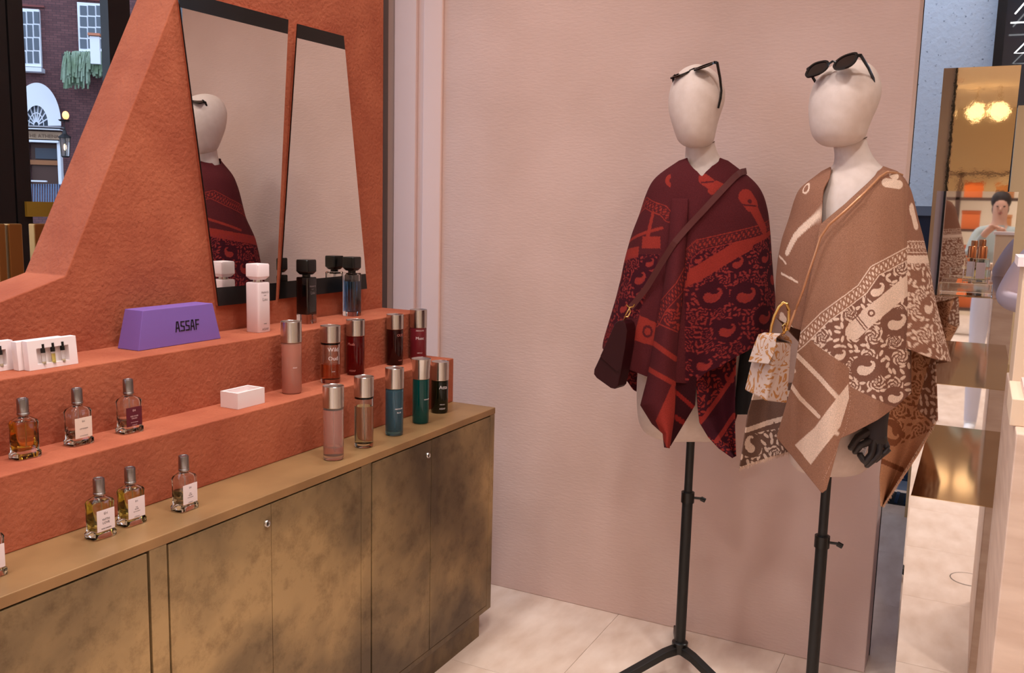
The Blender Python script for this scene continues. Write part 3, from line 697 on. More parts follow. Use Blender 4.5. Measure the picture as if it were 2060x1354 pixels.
class Mantle:
    def __init__(s, rows):
        a = np.array(rows, float); s.y = np.linspace(a[0, 0], a[-1, 0], 400)
        s.xl, s.xr, s.df, s.db = [smooth1(np.interp(s.y, a[:, 0], a[:, i]), 60) for i in (1, 2, 3, 4)]
    def at(s, y): return [np.interp(y, s.y, q) for q in (s.xl, s.xr, s.df, s.db)]
    def off(s, x, y):
        xl, xr, df, db = s.at(y); q = np.clip((x-(xl+xr)/2)/((xr-xl)/2), -0.98, 0.98); return df*np.sqrt(1-q*q)
def make_mantle(fig, mt, topf, topb, hemf, hemb, nu, nv, color, m, parent, folds, amp, name='mantle', amp_x=1.5):
    th = np.linspace(-math.pi, math.pi, nu)
    sx = np.sin(th)
    fr = np.cos(th) >= 0
    # column x guess at mid height for top / hem lookup
    xl, xr, _, _ = mt.at(np.full(nu, mt.y[len(mt.y)//2]))
    xm = (xl+xr)/2+(xr-xl)/2*sx
    def curve(tf, tb):
        a = np.where(fr, np.interp(sx, [p[0] for p in tf], [p[1] for p in tf]), np.interp(sx, [p[0] for p in tb], [p[1] for p in tb])); return smooth1(np.concatenate([a[-6:-1], a, a[1:6]]), 3)[5:-5]
    yt, yh = curve(topf, topb), curve(hemf, hemb)
    v = np.linspace(0, 1, nv)[:, None]
    Y = yt[None]+(yh-yt)[None]*v
    xl, xr, df, db = mt.at(Y)
    X = (xl+xr)/2+(xr-xl)/2*sx[None]
    O = np.where(fr[None], df, db)*np.cos(th)[None]
    g = np.clip((Y-mt.y[0])/(mt.y[-1]-mt.y[0]), 0, 1)**1.3
    rip = sum(a*np.cos(k*th+p) for k, a, p in folds)[None]
    O = O+amp*g*rip*np.abs(np.cos(th))[None]
    X = X+amp_x*0
    # pattern coordinates: unrolled beyond the flanks
    lim = 0.9
    un = np.where(np.abs(th) <= lim, np.sin(th), np.sign(th)*(math.sin(lim)+(np.abs(th)-lim)*math.cos(lim)*1.25))
    px = (xl+xr)/2+(xr-xl)/2*un[None]
    return sheet(name, X, Y, O, fig, color, m, parent, px=px, py=Y)
def quad_sheet(fig, left, right, nu, nv, off, color, m, parent, name, bow=0.0, bottom=None, top=None):
    # left/right: lists of (x, y) of equal meaning along v; rows straight between, bottom: optional sag profile over u
    def res(pts):
        p = np.array(pts, float); d = np.concatenate([[0], np.cumsum(np.hypot(*np.diff(p, axis=0).T))]); t = np.linspace(0, d[-1], nv)
        return np.interp(t, d, p[:, 0]), np.interp(t, d, p[:, 1])
    lx, ly = res(left); rx, ry = res(right)
    u = np.linspace(0, 1, nu)[None]; v = np.linspace(0, 1, nv)[:, None]
    X = lx[:, None]*(1-u)+rx[:, None]*u; Y = ly[:, None]*(1-u)+ry[:, None]*u
    if bottom: Y = Y+np.interp(u, [b[0] for b in bottom], [b[1] for b in bottom])*v**2.2
    if top: Y = Y+np.interp(u, [b[0] for b in top], [b[1] for b in top])*(1-v)**2.2
    O = off(u, v, X, Y)
    return sheet(name, X, Y, O, fig, color, m, parent)
def smoothmask_colors(mask, dark, light):
    return np.where(mask[..., None], np.array(srgb(light)), np.array(srgb(dark)))
wool = mat('woven_wool', (120, 60, 50), rough=0.95, vcol=True, sheen=0.0, spec=0.1, bump=0.35, bscale=420, dist=0.0015)
# ------------------------------------------------------------------ RED PONCHO
RD, RL = (80, 30, 33), (140, 47, 39)
RDK = (62, 20, 28)
def red_color(x, y):
    m = np.zeros(x.shape, bool); dark2 = np.zeros(x.shape, bool)
    # right (main front) area
    bandR = [(1900, 380), (1700, 425), (1545, 460), (1481, 476), (1406, 493), (1381, 516), (1368, 576), (1331, 621), (1322, 640)]
    yb = np.interp(x, [1322, 1331, 1368, 1381, 1406, 1481, 1545, 1900], [640, 621, 576, 516, 493, 476, 460, 380])
    right = x > 1350
    fr = right & (y > yb+9) & (x > 1378)
    m |= fr & floral(x, y, 3, 9.5)
    dark2 |= fr
    s1 = stroke(x, y, [(1380, 562), (1410, 546), (1480, 503), (1500, 492)], 15) | stroke(x, y, [(1500, 490), (1540, 476), (1640, 450)], 7)
    m = np.where(s1 & right, True, m)
    for px, py, s, fl_, ro in ((1433, 596, 24, 1, 0), (1500, 596, 24, 1, 0), (1484, 530, 16, 1, -.4), (1462, 666, 21, 1, 0), (1416, 735, 20, 1, .1), (1405, 524, 11, 1, -.2), (1545, 640, 22, 1, .1), (1585, 560, 24, 1, 0), (1640, 620, 24, 1, 0), (1610, 690, 24, -1, 0), (1700, 560, 24, 1, 0), (1548, 520, 16, 1, 0)):
        h, b = paisley(x, y, px, py, s, fl_, ro); h &= right & ~s1; m = np.where(h, b, m)
    bnd, lt = chain(x, y, bandR, 11.5, 10); bnd &= x > 1375
    m = np.where(bnd, lt, m)
    # buckle strap on the shoulder
    for pts, hw in (([(1416, 361), (1428, 370)], 11), ([(1432, 384), (1441, 372), (1452, 378)], 8), ([(1500, 396), (1512, 412)], 15), ([(1512, 412), (1530, 442), (1545, 462)], 10)):
        m |= stroke(x, y, pts, hw)
    m &= ~(stroke(x, y, [(1507, 405), (1508, 406)], 4) | stroke(x, y, [(1411, 368), (1434, 366)], 1.6) | stroke(x, y, [(1490, 412), (1522, 415)], 1.6))
    # left side
    L = (x < 1352) & (y > 395)
    ybl = np.interp(x, [1000, 1288, 1335, 1352], [500, 406, 424, 436])
    fl2 = L & (y > 512) & (y < 640+(x < 1262)*200) & (x < 1328-(y-512)*0.35)
    m = np.where(fl2, floral(x, y, 9, 9), m); dark2 |= fl2
    for px, py, s in ((1288, 562, 17), (1250, 620, 16), (1308, 530, 12), (1210, 560, 18), (1160, 600, 18)):
        h, b = paisley(x, y, px, py, s, 1, -.3); h &= L; m = np.where(h, b, m)
    bl, lt = chain(x, y, [(1060, 480), (1240, 428), (1288, 408), (1335, 424), (1346, 437)], 11, 9); bl &= L
    m = np.where(bl, lt, m)
    m |= L & (stroke(x, y, [(1180, 500), (1263, 478), (1332, 459)], 3) | stroke(x, y, [(1314, 428), (1304, 474)], 3.5) | ((np.abs(x-1310) < 19) & (np.abs(y-488) < 12)) | ((x < 1283) & (np.abs(y-509+(x-1265)*0.12) < 11)))
    sq = poly_in(x, y, [(1287, 634), (1326, 652), (1318, 697), (1274, 684)])
    rg = np.abs(np.hypot(x-1303, (y-667)*0.85)-8.5) < 2.2
    m = np.where(sq, ~rg, m)
    m |= (np.abs(np.hypot(x-1352, y-364)-9) < 4) & (x < 1350)
    col_ = smoothmask_colors(m, RD, RL)
    dk = dark2 & ~m
    col_[dk] = srgb(RDK)
    fine = (floral(x, y, 3, 9.5) | floral(x, y, 9, 9)) & dark2 & m & ~s1
    col_[fine] = srgb((134, 46, 44))
    return col_
def red_front(x, y):
    m = np.zeros(x.shape, bool)
    bnd, lt = chain(x, y, [(1384, 545), (1368, 576), (1331, 621), (1318, 648)], 11, 9)
    fl_ = (y > np.interp(x, [1310, 1331, 1368, 1390], [660, 633, 588, 545])) & (y < 640+(x-1320)*0.6)
    m = fl_ & floral(x, y, 3, 9.5); m = np.where(bnd, lt, m)
    m |= stroke(x, y, [(1325, 651), (1362, 668)], 1.2) | stroke(x, y, [(1300, 682), (1318, 692), (1358, 722)], 5) | stroke(x, y, [(1290, 732), (1308, 744), (1356, 772)], 5)
    m |= poly_in(x, y, [(1354, 765), (1360, 800), (1346, 910), (1320, 846)])
    return smoothmask_colors(m, RD, RL)
def red_shaded(x, y):  # inner fold: its shade is put into darker cloth colours than the front
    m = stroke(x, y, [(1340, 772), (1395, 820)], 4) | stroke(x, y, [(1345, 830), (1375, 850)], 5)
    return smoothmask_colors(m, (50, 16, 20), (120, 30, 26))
def red_low(x, y):
    li = np.interp(x, [1400, 1412, 1470, 1490], [858, 845, 770, 745])
    m = (y < li) & floral(x, y, 5, 11)
    h, b = paisley(x, y, 1468, 762, 14, -1, .3); m = np.where(h, b, m)
    m |= stroke(x, y, [(1405, 853), (1412, 845), (1466, 772), (1476, 752)], 4.5) | stroke(x, y, [(1440, 888), (1478, 835)], 4.5)
    m |= (y > np.interp(x, [1400, 1440, 1480], [860, 890, 850])) & floral(x, y, 6, 9)
    return smoothmask_colors(m, RDK, (140, 44, 38))
pr = thing('poncho', 'dark red woven paisley poncho draped on the mannequin nearer the mirrors', 'poncho', (*red.ax[:2], 0.79), 0)
RM = Mantle([(316, 1378, 1453, .062, .062), (330, 1358, 1472, .075, .075), (345, 1334, 1492, .095, .09), (362, 1314, 1514, .112, .105), (380, 1305, 1529, .125, .115), (400, 1297, 1538, .135, .125), (430, 1288, 1545, .15, .135), (470, 1272, 1549, .16, .145), (520, 1258, 1552, .17, .185),
    (560, 1250, 1555, .178, .2), (600, 1240, 1559, .185, .21), (640, 1228, 1558, .19, .22), (690, 1213, 1548, .195, .22), (730, 1212, 1530, .2, .22), (800, 1216, 1505, .2, .22), (900, 1225, 1500, .2, .22)])
def sxr(x, y):
    xl, xr, _, _ = RM.at(y); return float((x-(xl+xr)/2)/((xr-xl)/2))
hem = [(1213, 700), (1225, 722), (1245, 735), (1262, 742), (1300, 757), (1340, 768), (1385, 772), (1402, 767), (1420, 749), (1450, 737), (1480, 718), (1510, 702), (1530, 690), (1552, 655)]
hemf = [(-1, 700)]+[(sxr(x, y), y) for x, y in hem[1:-1]]+[(1, 650)]
make_mantle(red, RM, [(-1, 324), (-.8, 318), (-.6, 325), (-.35, 335), (-.13, 346), (-.02, 356), (.08, 346), (.27, 335), (.6, 325), (.8, 318), (1, 324)], [(-1, 330), (-.5, 314), (0, 310), (.5, 314), (1, 326)],
    hemf, [(-1, 700), (-.6, 785), (-.45, 795), (-.1, 770), (.3, 800), (.7, 892), (.85, 840), (1, 650)], 420, 300, red_color, wool, pr, [(7, 1.0, .4), (11, .6, 1.3), (4, .7, 2.0)], 0.017)
def roff(d): return lambda u, v, X, Y: RM.off(X, np.minimum(Y, 700))+d(u, v)
quad_sheet(red, [(1352, 400), (1347, 470), (1338, 560), (1329, 620), (1320, 660), (1312, 710), (1302, 765), (1289, 815), (1312, 852), (1334, 872), (1337, 900)],
    [(1384, 400), (1381, 470), (1376, 545), (1370, 620), (1364, 680), (1360, 740), (1358, 800), (1356, 840), (1352, 866), (1350, 880), (1346, 902)], 90, 300,
    roff(lambda u, v: 0.008+0.042*np.sin(np.pi*u)**0.7*np.minimum(1, v*3)+0.012*v), red_front, wool, pr, 'front_fold')
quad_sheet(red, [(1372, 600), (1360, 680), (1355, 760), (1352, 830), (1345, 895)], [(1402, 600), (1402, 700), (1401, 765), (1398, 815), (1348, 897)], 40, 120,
    roff(lambda u, v: 0.012-0.03*u), red_shaded, wool, pr, 'inner_fold')
quad_sheet(red, [(1398, 735), (1401, 775), (1403, 815), (1407, 850), (1425, 880), (1446, 902), (1474, 921)], [(1482, 700), (1480, 740), (1479, 780), (1478, 820), (1478, 860), (1479, 895), (1480, 918)], 110, 200,
    lambda u, v, X, Y: 0.135+0.03*np.cos(u*5)-0.03*u, red_low, wool, pr, 'lower_panel')
# ------------------------------------------------------------------ BEIGE PONCHO
TD, TL_ = (150, 106, 84), (222, 190, 168)
TDK = (126, 86, 70)
def tan_main(x, y):
    m = np.zeros(x.shape, bool); dk = np.zeros(x.shape, bool)
    bp = [(1500, 790), (1570, 722), (1613, 685), (1660, 638), (1735, 582), (1760, 545), (1831, 507), (1900, 480), (2100, 440)]
    yb = np.interp(x, [q[0] for q in bp], [q[1] for q in bp])
    ylow = np.interp(x, [1560, 1640, 1705, 1712, 1830, 2100], [640, 690, 738, 770, 815, 900])
    fl_ = (y > yb+8) & (y < np.where(x < 1708, 690+(x-1640)*0.74, 900))
    fl_ &= ~((x > 1700) & (y > np.interp(x, [1700, 1712, 1780, 1830], [765, 778, 812, 830])))
    m |= fl_ & floral(x, y, 21, 13); dk |= fl_
    st_ = stroke(x, y, [(1717, 667), (1756, 630), (1831, 568), (1920, 530)], 17)
    m = np.where(st_, True, m)
    m &= ~((np.abs(np.hypot(x-1753, y-630)-5.5) < 1.8) | stroke(x, y, [(1722, 632), (1745, 660)], 1.2) | stroke(x, y, [(1718, 635), (1741, 664)], 1.2))
    for px, py, s, f2, ro in ((1765, 585, 19, 1, -.3), (1803, 650, 24, 1, -.1), (1742, 742, 23, 1, 0), (1800, 800, 19, 1, .1), (1690, 716, 15, 1, -.2), (1870, 640, 22, 1, 0), (1858, 715, 22, 1, .1), (1945, 640, 22, 1, 0), (1920, 720, 22, 1, 0)):
        h, b = paisley(x, y, px, py, s, f2, ro); h &= fl_ & ~st_; m = np.where(h, b, m)
    b_, lt = chain(x, y, bp, 12.5, 10.5); m = np.where(b_, lt, m); dk &= ~b_
    # plain lower panel: stripes and broad diagonal
    low = ~fl_ & (y > yb+12)
    m |= low & (stroke(x, y, [(1604, 714), (1650, 760), (1683, 798)], 4.5) | stroke(x, y, [(1590, 772), (1610, 800), (1648, 838)], 4.0) | stroke(x, y, [(1655, 970), (1702, 860), (1712, 800), (1708, 778)], 0.1))
    m |= low & poly_in(x, y, [(1706, 772), (1708, 800), (1690, 858), (1632, 935), (1600, 895), (1640, 860), (1680, 805)])
    m |= low & stroke(x, y, [(1640, 690), (1705, 736)], 1.4)
    m |= low & stroke(x, y, [(1672, 862), (1684, 872)], 4) | stroke(x, y, [(1598, 745), (1599, 747)], 3.5)
    # shoulder patch
    m |= stroke(x, y, [(1782, 368), (1806, 372)], 9) | stroke(x, y, [(1795, 353), (1800, 356)], 7)
    m |= stroke(x, y, [(1845, 430), (1850, 450)], 10)
    # left shoulder panel
    l = x < 1653
    m |= l & (stroke(x, y, [(1578, 508), (1600, 475), (1652, 428)], 7) | stroke(x, y, [(1560, 525), (1604, 570)], 0.1) | stroke(x, y, [(1540, 520), (1572, 532)], 2.5) | stroke(x, y, [(1568, 553), (1592, 560), (1605, 568)], 2.2))
    m |= l & (np.abs(np.hypot(x-1617, y-378)-9) < 2) 
    c = smoothmask_colors(m, TD, TL_); c[dk & ~m] = srgb(TDK)
    return c
def tan_back(x, y):
    m = floral(x, y, 31, 13) & (y > 525)
    for px, py, s in ((1858, 715, 20), (1876, 620, 20), (1852, 760, 18)):
        h, b = paisley(x, y, px, py, s); m = np.where(h & (y > 525), b, m)
    b_, lt = chain(x, y, [(1700, 500), (1830, 497), (1870, 497), (2100, 500)], 12, 10); m = np.where(b_, lt, m)
    m |= stroke(x, y, [(1700, 522), (1870, 522), (2100, 522)], 8) | stroke(x, y, [(1845, 420), (1853, 452)], 11)
    m &= (y > 470) | stroke(x, y, [(1845, 420), (1853, 452)], 11)
    l = x < 1660
    m = np.where(l, stroke(x, y, [(1578, 508), (1600, 475), (1652, 428)], 7) | stroke(x, y, [(1540, 515), (1563, 522), (1575, 530)], 2.2) | stroke(x, y, [(1560, 550), (1592, 560), (1605, 568)], 2.2) | (np.abs(np.hypot(x-1617, y-380)-9) < 2), m)
    m = np.where(l & (y > 600), stroke(x, y, [(1560, 640), (1610, 690)], 12), m)
    return smoothmask_colors(m, (142, 98, 78), TL_)
def tan_tail(x, y):
    m = floral(x, y, 41, 13) & (y < 905+(x-1780)*-0.4)
    h, b = paisley(x, y, 1790, 870, 20, 1, 1.2); m = np.where(h, h & ~b, m)
    bb = stroke(x, y, [(1768, 925), (1815, 945)], 5); m |= bb
    return np.where(m[..., None], np.array(srgb((150, 96, 68))), np.array(srgb((210, 156, 120))))
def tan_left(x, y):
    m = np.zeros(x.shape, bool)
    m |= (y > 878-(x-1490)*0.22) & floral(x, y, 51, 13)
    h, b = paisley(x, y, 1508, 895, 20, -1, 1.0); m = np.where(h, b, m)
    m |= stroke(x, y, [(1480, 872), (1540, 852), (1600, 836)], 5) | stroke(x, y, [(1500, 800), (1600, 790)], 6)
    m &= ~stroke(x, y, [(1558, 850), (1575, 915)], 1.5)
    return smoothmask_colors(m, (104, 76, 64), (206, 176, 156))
pt = thing('poncho', 'beige and cream woven paisley poncho on the mannequin nearer the free wall end', 'poncho', (*tan_.ax[:2], 0.74), 0)
TM = Mantle([(334, 1668, 1786, .075, .075), (345, 1654, 1806, .095, .09), (360, 1634, 1820, .115, .105), (380, 1608, 1831, .135, .12), (405, 1598, 1838, .15, .13), (440, 1588, 1846, .162, .14), (480, 1574, 1857, .172, .15), (520, 1566, 1866, .18, .155),
    (560, 1562, 1873, .185, .16), (600, 1561, 1880, .19, .165), (650, 1564, 1892, .19, .17), (700, 1568, 1905, .19, .17), (730, 1570, 1913, .19, .17), (800, 1575, 1913, .19, .17)])
make_mantle(tan_, TM, [(-1, 345), (-.9, 336), (-.76, 345), (-.62, 360), (-.52, 400), (-.505, 450), (-.46, 458), (-.325, 432), (-.08, 402), (.27, 362), (.46, 346), (.8, 335), (1, 345)], [(-1, 350), (-.5, 334), (0, 331), (.5, 334), (1, 345)],
    [(-1, 640), (-.8, 660), (-.4, 680), (0, 690), (.5, 700), (.8, 722), (1, 728)], [(-1, 640), (-.5, 740), (0, 760), (.5, 740), (.85, 732), (1, 728)], 300, 220, tan_back, wool, pt, [(6, 1, .5), (9, .6, 2.2)], 0.010, amp_x=0)
def toff(d): return lambda u, v, X, Y: TM.off(np.minimum(X, 1845), np.minimum(Y, 640))*1.0+d(u, v)
# front drape: from the diagonal neckline to the pointed hem
nu, nv = 380, 420
u = np.linspace(0, 1, nu)
tx = np.interp(u, [0, .05, .5, .75, .9, 1], [1650, 1656, 1722, 1775, 1808, 1832]); ty = np.interp(u, [0, .05, .5, .75, .9, 1], [455, 447, 392, 343, 350, 385])
bx = np.interp(u, [0, .12, .25, .33, .38, .45, .55, .7, .85, 1], [1563, 1592, 1630, 1654, 1663, 1690, 1722, 1765, 1802, 1832]); by = np.interp(u, [0, .12, .25, .33, .38, .45, .55, .7, .85, 1], [880, 915, 962, 992, 985, 882, 868, 845, 818, 790])
bx, by, tx, ty = smooth1(bx, 3), smooth1(by, 3), smooth1(tx, 6), smooth1(ty, 6)
v = np.linspace(0, 1, nv)[:, None]
Y = ty[None]+(by-ty)[None]*v
lft = np.interp(Y, [455, 520, 600, 700, 760, 830, 880, 1000], [1650, 1640, 1624, 1606, 1598, 1578, 1563, 1563]); rgt = np.interp(Y, [340, 385, 440, 600, 790, 1000], [1815, 1830, 1833, 1832, 1832, 1832])
Xa = tx[None]*(1-v)+bx[None]*v
X = np.clip(Xa, lft, rgt)
O = TM.off(np.minimum(X, 1820), np.minimum(Y, 640))+0.008+0.02*np.sin(np.pi*u)[None]*np.minimum(1, v*2)+0.014*np.cos(u*16+1)[None]*v*np.sin(np.pi*u)[None]
O = O-0.06*np.clip((u-0.93)/0.07, 0, 1)[None]**2
sheet('front_drape', X, Y, O, tan_, tan_main, wool, pt)
quad_sheet(tan_, [(1785, 700), (1782, 780), (1780, 860), (1770, 960), (1772, 1018)], [(1880, 700), (1884, 780), (1886, 842), (1846, 915), (1776, 1020)], 110, 220,
    lambda u, v, X, Y: -0.05+0.05*np.cos(u*5)-0.03*u, lambda x, y: np.where((x > 1850-(y-800)*0.3)[..., None] & (y < 860-(1887-x)*0.9)[..., None], tan_back(x, y), tan_tail(x, y)), wool, pt, 'back_tail')
quad_sheet(tan_, [(1522, 770), (1505, 830), (1496, 890), (1488, 942)], [(1600, 770), (1598, 830), (1597, 880), (1595, 905)], 100, 160,
    lambda u, v, X, Y: 0.02+0.03*np.cos(u*6+1), tan_left, wool, pt, 'side_corner')
# ------------------------------------------------------------------ sunglasses
lensm = mat('smoked_lens', (40, 30, 28), rough=0.05, trans=0.3, spec=0.6)
acet = mat('black_acetate', (14, 12, 14), rough=0.15)
def sunglasses(fig, bridge, label, azim, tilt, roll, width, lens_h, off, squash=1.0):
    o = fig.S(bridge[0], bridge[1], off)
    t = thing('sunglasses', label, 'sunglasses', o, 0, 'black sunglasses pushed up on mannequin heads')
    face = -fig.h*math.cos(azim)-fig.lat*math.sin(azim)           # facing direction of the head
    e1 = np.array([-face[1], face[0], 0]); 
    if e1@fig.lat < 0: e1 = -e1
    up = np.array([0, 0, 1.0])
    e3 = -face*math.cos(tilt)-up*math.sin(tilt)                    # along the temples
    e2 = -face*math.sin(tilt)*-1*-1+up*math.cos(tilt)             # upwards within the lens plane
    e2 = up*math.cos(tilt)-face*math.sin(tilt)
    c, s = math.cos(roll), math.sin(roll)
    e1, e2 = e1*c+e2*s*0+up*s, e2
    e1 = e1/np.linalg.norm(e1)
    def P(a, b, d): return o+e1*a+e2*b+e3*d
    hw = width/2; lw = hw*0.43; lc = hw*0.53
    def ring(sx, f, grow=0.0):
        pts = []
        for i in range(28):
            a = 2*math.pi*i/28; x = math.cos(a); y = math.sin(a)
            xx = lw*f*math.copysign(abs(x)**0.8, x); yy = lens_h/2*f*math.copysign(abs(y)**0.8, y)*(1.0+0.12*x*sx)
            pts.append((sx*lc+xx, yy))
        return pts
    fm = MB()
    for sx in (-1, 1):
        A, B = ring(sx, 1.0), ring(sx, 0.80)
        n = len(A); vs_ = [P(*p, -0.002) for p in A]+[P(*p, -0.002) for p in B]+[P(*p, 0.003) for p in A]+[P(*p, 0.003) for p in B]
        fs = []
        for i in range(n):
            j = (i+1) % n
            fs += [(i, j, n+j, n+i), (2*n+i, 3*n+i, 3*n+j, 2*n+j), (i, 2*n+i, 2*n+j, j), (n+i, n+j, 3*n+j, 3*n+i)]
        fm.add(vs_, fs)
    fm.tube([P(-lc+lw*0.85, 0.1*lens_h, 0), P(0, 0.24*lens_h, -0.001), P(lc-lw*0.85, 0.1*lens_h, 0)], 0.003, 8)
    for sx in (-1, 1): fm.box((0, 0, 0), (0, 0, 0)) if False else fm.tube([P(sx*(lc+lw*0.8), 0.22*lens_h, 0), P(sx*hw, 0.25*lens_h, 0.004)], 0.0045, 8)
    fm.build('frame', acet, t, True)
    for sx in (-1, 1):
        MB().prism([P(*p, 0.0) for p in ring(sx, 0.82)], e3*0.0015).build('lens', lensm, t, True)
        MB().tube([P(sx*hw, 0.25*lens_h, 0.002), P(sx*hw*1.02, 0.25*lens_h, 0.05), P(sx*hw*1.0, 0.22*lens_h, 0.085), P(sx*hw*0.97, 0.05*lens_h, 0.105), P(sx*hw*0.93, -0.30*lens_h, 0.128)], [0.0042, 0.0038, 0.0036, 0.0036, 0.003], 8).build('temple', acet, t, True, smooth=True)
sunglasses(red, (1393, 141), 'black angular sunglasses on the head above the red poncho', 0.55, 1.15, 0.20, 0.150, 0.044, 0.085)
sunglasses(tan_, (1672, 131), 'black round sunglasses on the head above the beige poncho', 0.55, 0.62, 0.12, 0.150, 0.05, 0.105)
# ------------------------------------------------------------------ burgundy bag
leather = mat('burgundy_leather', (46, 13, 17), rough=0.45, spec=0.2)
strapm = mat('brown_leather_strap', (84, 40, 38), rough=0.55, spec=0.2)
bg1 = thing('shoulder_bag', 'dark burgundy leather shoulder bag hanging at the red poncho', 'bag', red.S(1240, 782, .1))
oF = 0.215
front = [(1238, 650), (1245, 645), (1252, 645), (1259, 651), (1262, 664), (1258, 700), (1250, 745), (1243, 777), (1237, 783), (1228, 781), (1200, 761), (1194, 753), (1195, 743), (1215, 700)]
F3 = [red.S(x, y, oF) for x, y in front]
dv = red.lat*0.022+red.h*0.05
MB().prism(F3, dv).build('body', leather, bg1, True, bevel=0.003)
cen = np.mean(F3, axis=0)
flap = [(1238, 650), (1245, 645), (1252, 645), (1259, 651), (1262, 664), (1258, 700), (1250, 742), (1241, 748), (1212, 722), (1208, 716), (1222, 685)]
MB().prism([red.S(x, y, oF+0.001) for x, y in flap], -red.h*0.004).build('flap', leather, bg1, True, bevel=0.0015)
ld = red.h@(dv)
def ribbon(fig, pts, wpx, th, name, m, parent, world=True):
    # pts: (x, y, off) centre line
    p = np.array(pts, float); d = np.concatenate([[0], np.cumsum(np.hypot(np.diff(p[:, 0]), np.diff(p[:, 1])))]); tt = np.linspace(0, d[-1], 40)
    x, y, o = [np.interp(tt, d, p[:, i]) for i in (0, 1, 2)]
    gx, gy = np.gradient(x), np.gradient(y); n = np.hypot(gx, gy); nx_, ny_ = -gy/n, gx/n
    rings = []
    for i in range(40):
        rings.append([fig.S(x[i]+nx_[i]*wpx/2*s, y[i]+ny_[i]*wpx/2*s, o[i]+q) for s, q in ((-1, 0), (1, 0), (1, th), (-1, th))])
    return MB().loft([[tuple(q) for q in r] for r in rings]).build(name, m, parent, world)
def rs(x, y, e=0.012): return (x, y, float(RM.off(x, min(y, 700)))+e)
ribbon(red, [(1502, 344, .03), (1490, 346, .075), rs(1478, 356, .014), rs(1450, 385, .014), rs(1418, 420, .014), rs(1385, 455, .02), rs(1355, 490, .042), rs(1330, 530, .03), rs(1300, 580, .022), rs(1276, 610, .03), rs(1268, 619, .04)], 12.5, 0.003, 'strap', strapm, bg1)
cl = MB()
c0 = red.S(1264, 628, .19)
cl.tube([red.S(1260, 613, .2), red.S(1266, 619, .2), red.S(1274, 617, .2), red.S(1277, 612, .2)], 0.0022, 8)
cl.tube([red.S(1267, 619, .2), red.S(1261, 629, .2), red.S(1257, 637, .2), red.S(1263, 637, .2), red.S(1268, 628, .2), red.S(1267, 619, .2)], 0.002, 8)
cl.tube([red.S(1259, 637, .2), red.S(1253, 648, .19)], 0.0025, 8)
cl.build('clasp', goldm, bg1, True, smooth=True)
# ------------------------------------------------------------------ brocade bag
def brocade():
    m = mat('brocade_fabric', (220, 196, 184), rough=0.7)
    nt = m.node_tree; b = nt.nodes['Principled BSDF']; tc = nt.nodes.new('ShaderNodeTexCoord')
    n = nt.nodes.new('ShaderNodeTexNoise'); n.inputs['Scale'].default_value = 22; n.inputs['Detail'].default_value = 1.5; n.inputs['Distortion'].default_value = 2.2
    wv = nt.nodes.new('ShaderNodeMath'); wv.operation = 'MULTIPLY'; wv.inputs[1].default_value = 22
    sn = nt.nodes.new('ShaderNodeMath'); sn.operation = 'SINE'
    rp = nt.nodes.new('ShaderNodeValToRGB'); e = rp.color_ramp.elements
    e[0].position = 0.0; e[0].color = (*srgb((186, 162, 150)), 1); e[1].position = 0.62; e[1].color = (*srgb((164, 110, 60)), 1)
    k = e.new(0.5); k.color = (*srgb((178, 152, 140)), 1)
    nt.links.new(tc.outputs['Object'], n.inputs['Vector']); nt.links.new(n.outputs['Fac'], wv.inputs[0]); nt.links.new(wv.outputs[0], sn.inputs[0]); nt.links.new(sn.outputs[0], rp.inputs[0]); nt.links.new(rp.outputs[0], b.inputs['Base Color'])
    return m
broc = brocade()
bg2 = thing('handbag', 'cream and gold brocade handbag with ring handle hanging at the beige poncho', 'bag', tan_.S(1542, 812, .2))
T_ = tan_.S
fo, eo, so = 0.24, 0.27, 0.21
q = [T_(1497, 784, fo), T_(1541, 807, eo), T_(1584, 812, so), T_(1540, 790, so-.03), T_(1522, 682, fo), T_(1562, 690, eo), T_(1593, 690, so), T_(1555, 682, so-.03)]
MB().hexa(q).build('body', broc, bg2, True, bevel=0.004)
fl_pts = []
rings = []
for (xa, ya, oa), (xb, yb, ob) in ((((1552, 683, so-.02)), ((1594, 692, so+.004))), (((1548, 674, so+.01)), ((1590, 679, so+.02))), (((1538, 670, fo-.01)), ((1572, 672, eo-.02))), (((1526, 674, fo+.004)), ((1562, 680, eo+.004))), (((1519, 690, fo+.008)), ((1560, 700, eo+.01))), (((1512, 710, fo+.010)), ((1555, 716, eo+.012))), (((1506, 728, fo+.011)), ((1546, 733, eo+.013)))):
    A_, B_ = T_(xa, ya, oa), T_(xb, yb, ob); n = (A_-B_); nn = np.cross(n, [0, 0, 1.0]); nn = nn/np.linalg.norm(nn)*0.003
    rings.append([A_, B_, B_-tan_.h*0.004+np.array([0, 0, .002]), A_-tan_.h*0.004+np.array([0, 0, .002])])
MB().loft([[tuple(p) for p in r] for r in rings]).build('flap', broc, bg2, True, bevel=0.001)
hp = [T_(1549, 674, .235), T_(1552, 655, .235), T_(1558, 635, .237), T_(1567, 617, .238), T_(1576, 608, .24), T_(1583, 611, .24), T_(1587, 625, .24), T_(1586, 645, .24), T_(1580, 664, .24), T_(1574, 674, .235)]
MB().tube(hp, 0.0042, 10).build('handle', goldm, bg2, True, smooth=True)
MB().tube([T_(1580, 650, .245), T_(1586, 664, .245), T_(1576, 668, .245), T_(1574, 656, .245), T_(1580, 650, .245)], 0.0025, 8).build('clasp', goldm, bg2, True, smooth=True)
def ts(x, y, e=0.014): return T_(x, y, float(TM.off(min(x, 1820), min(y, 640)))+e)
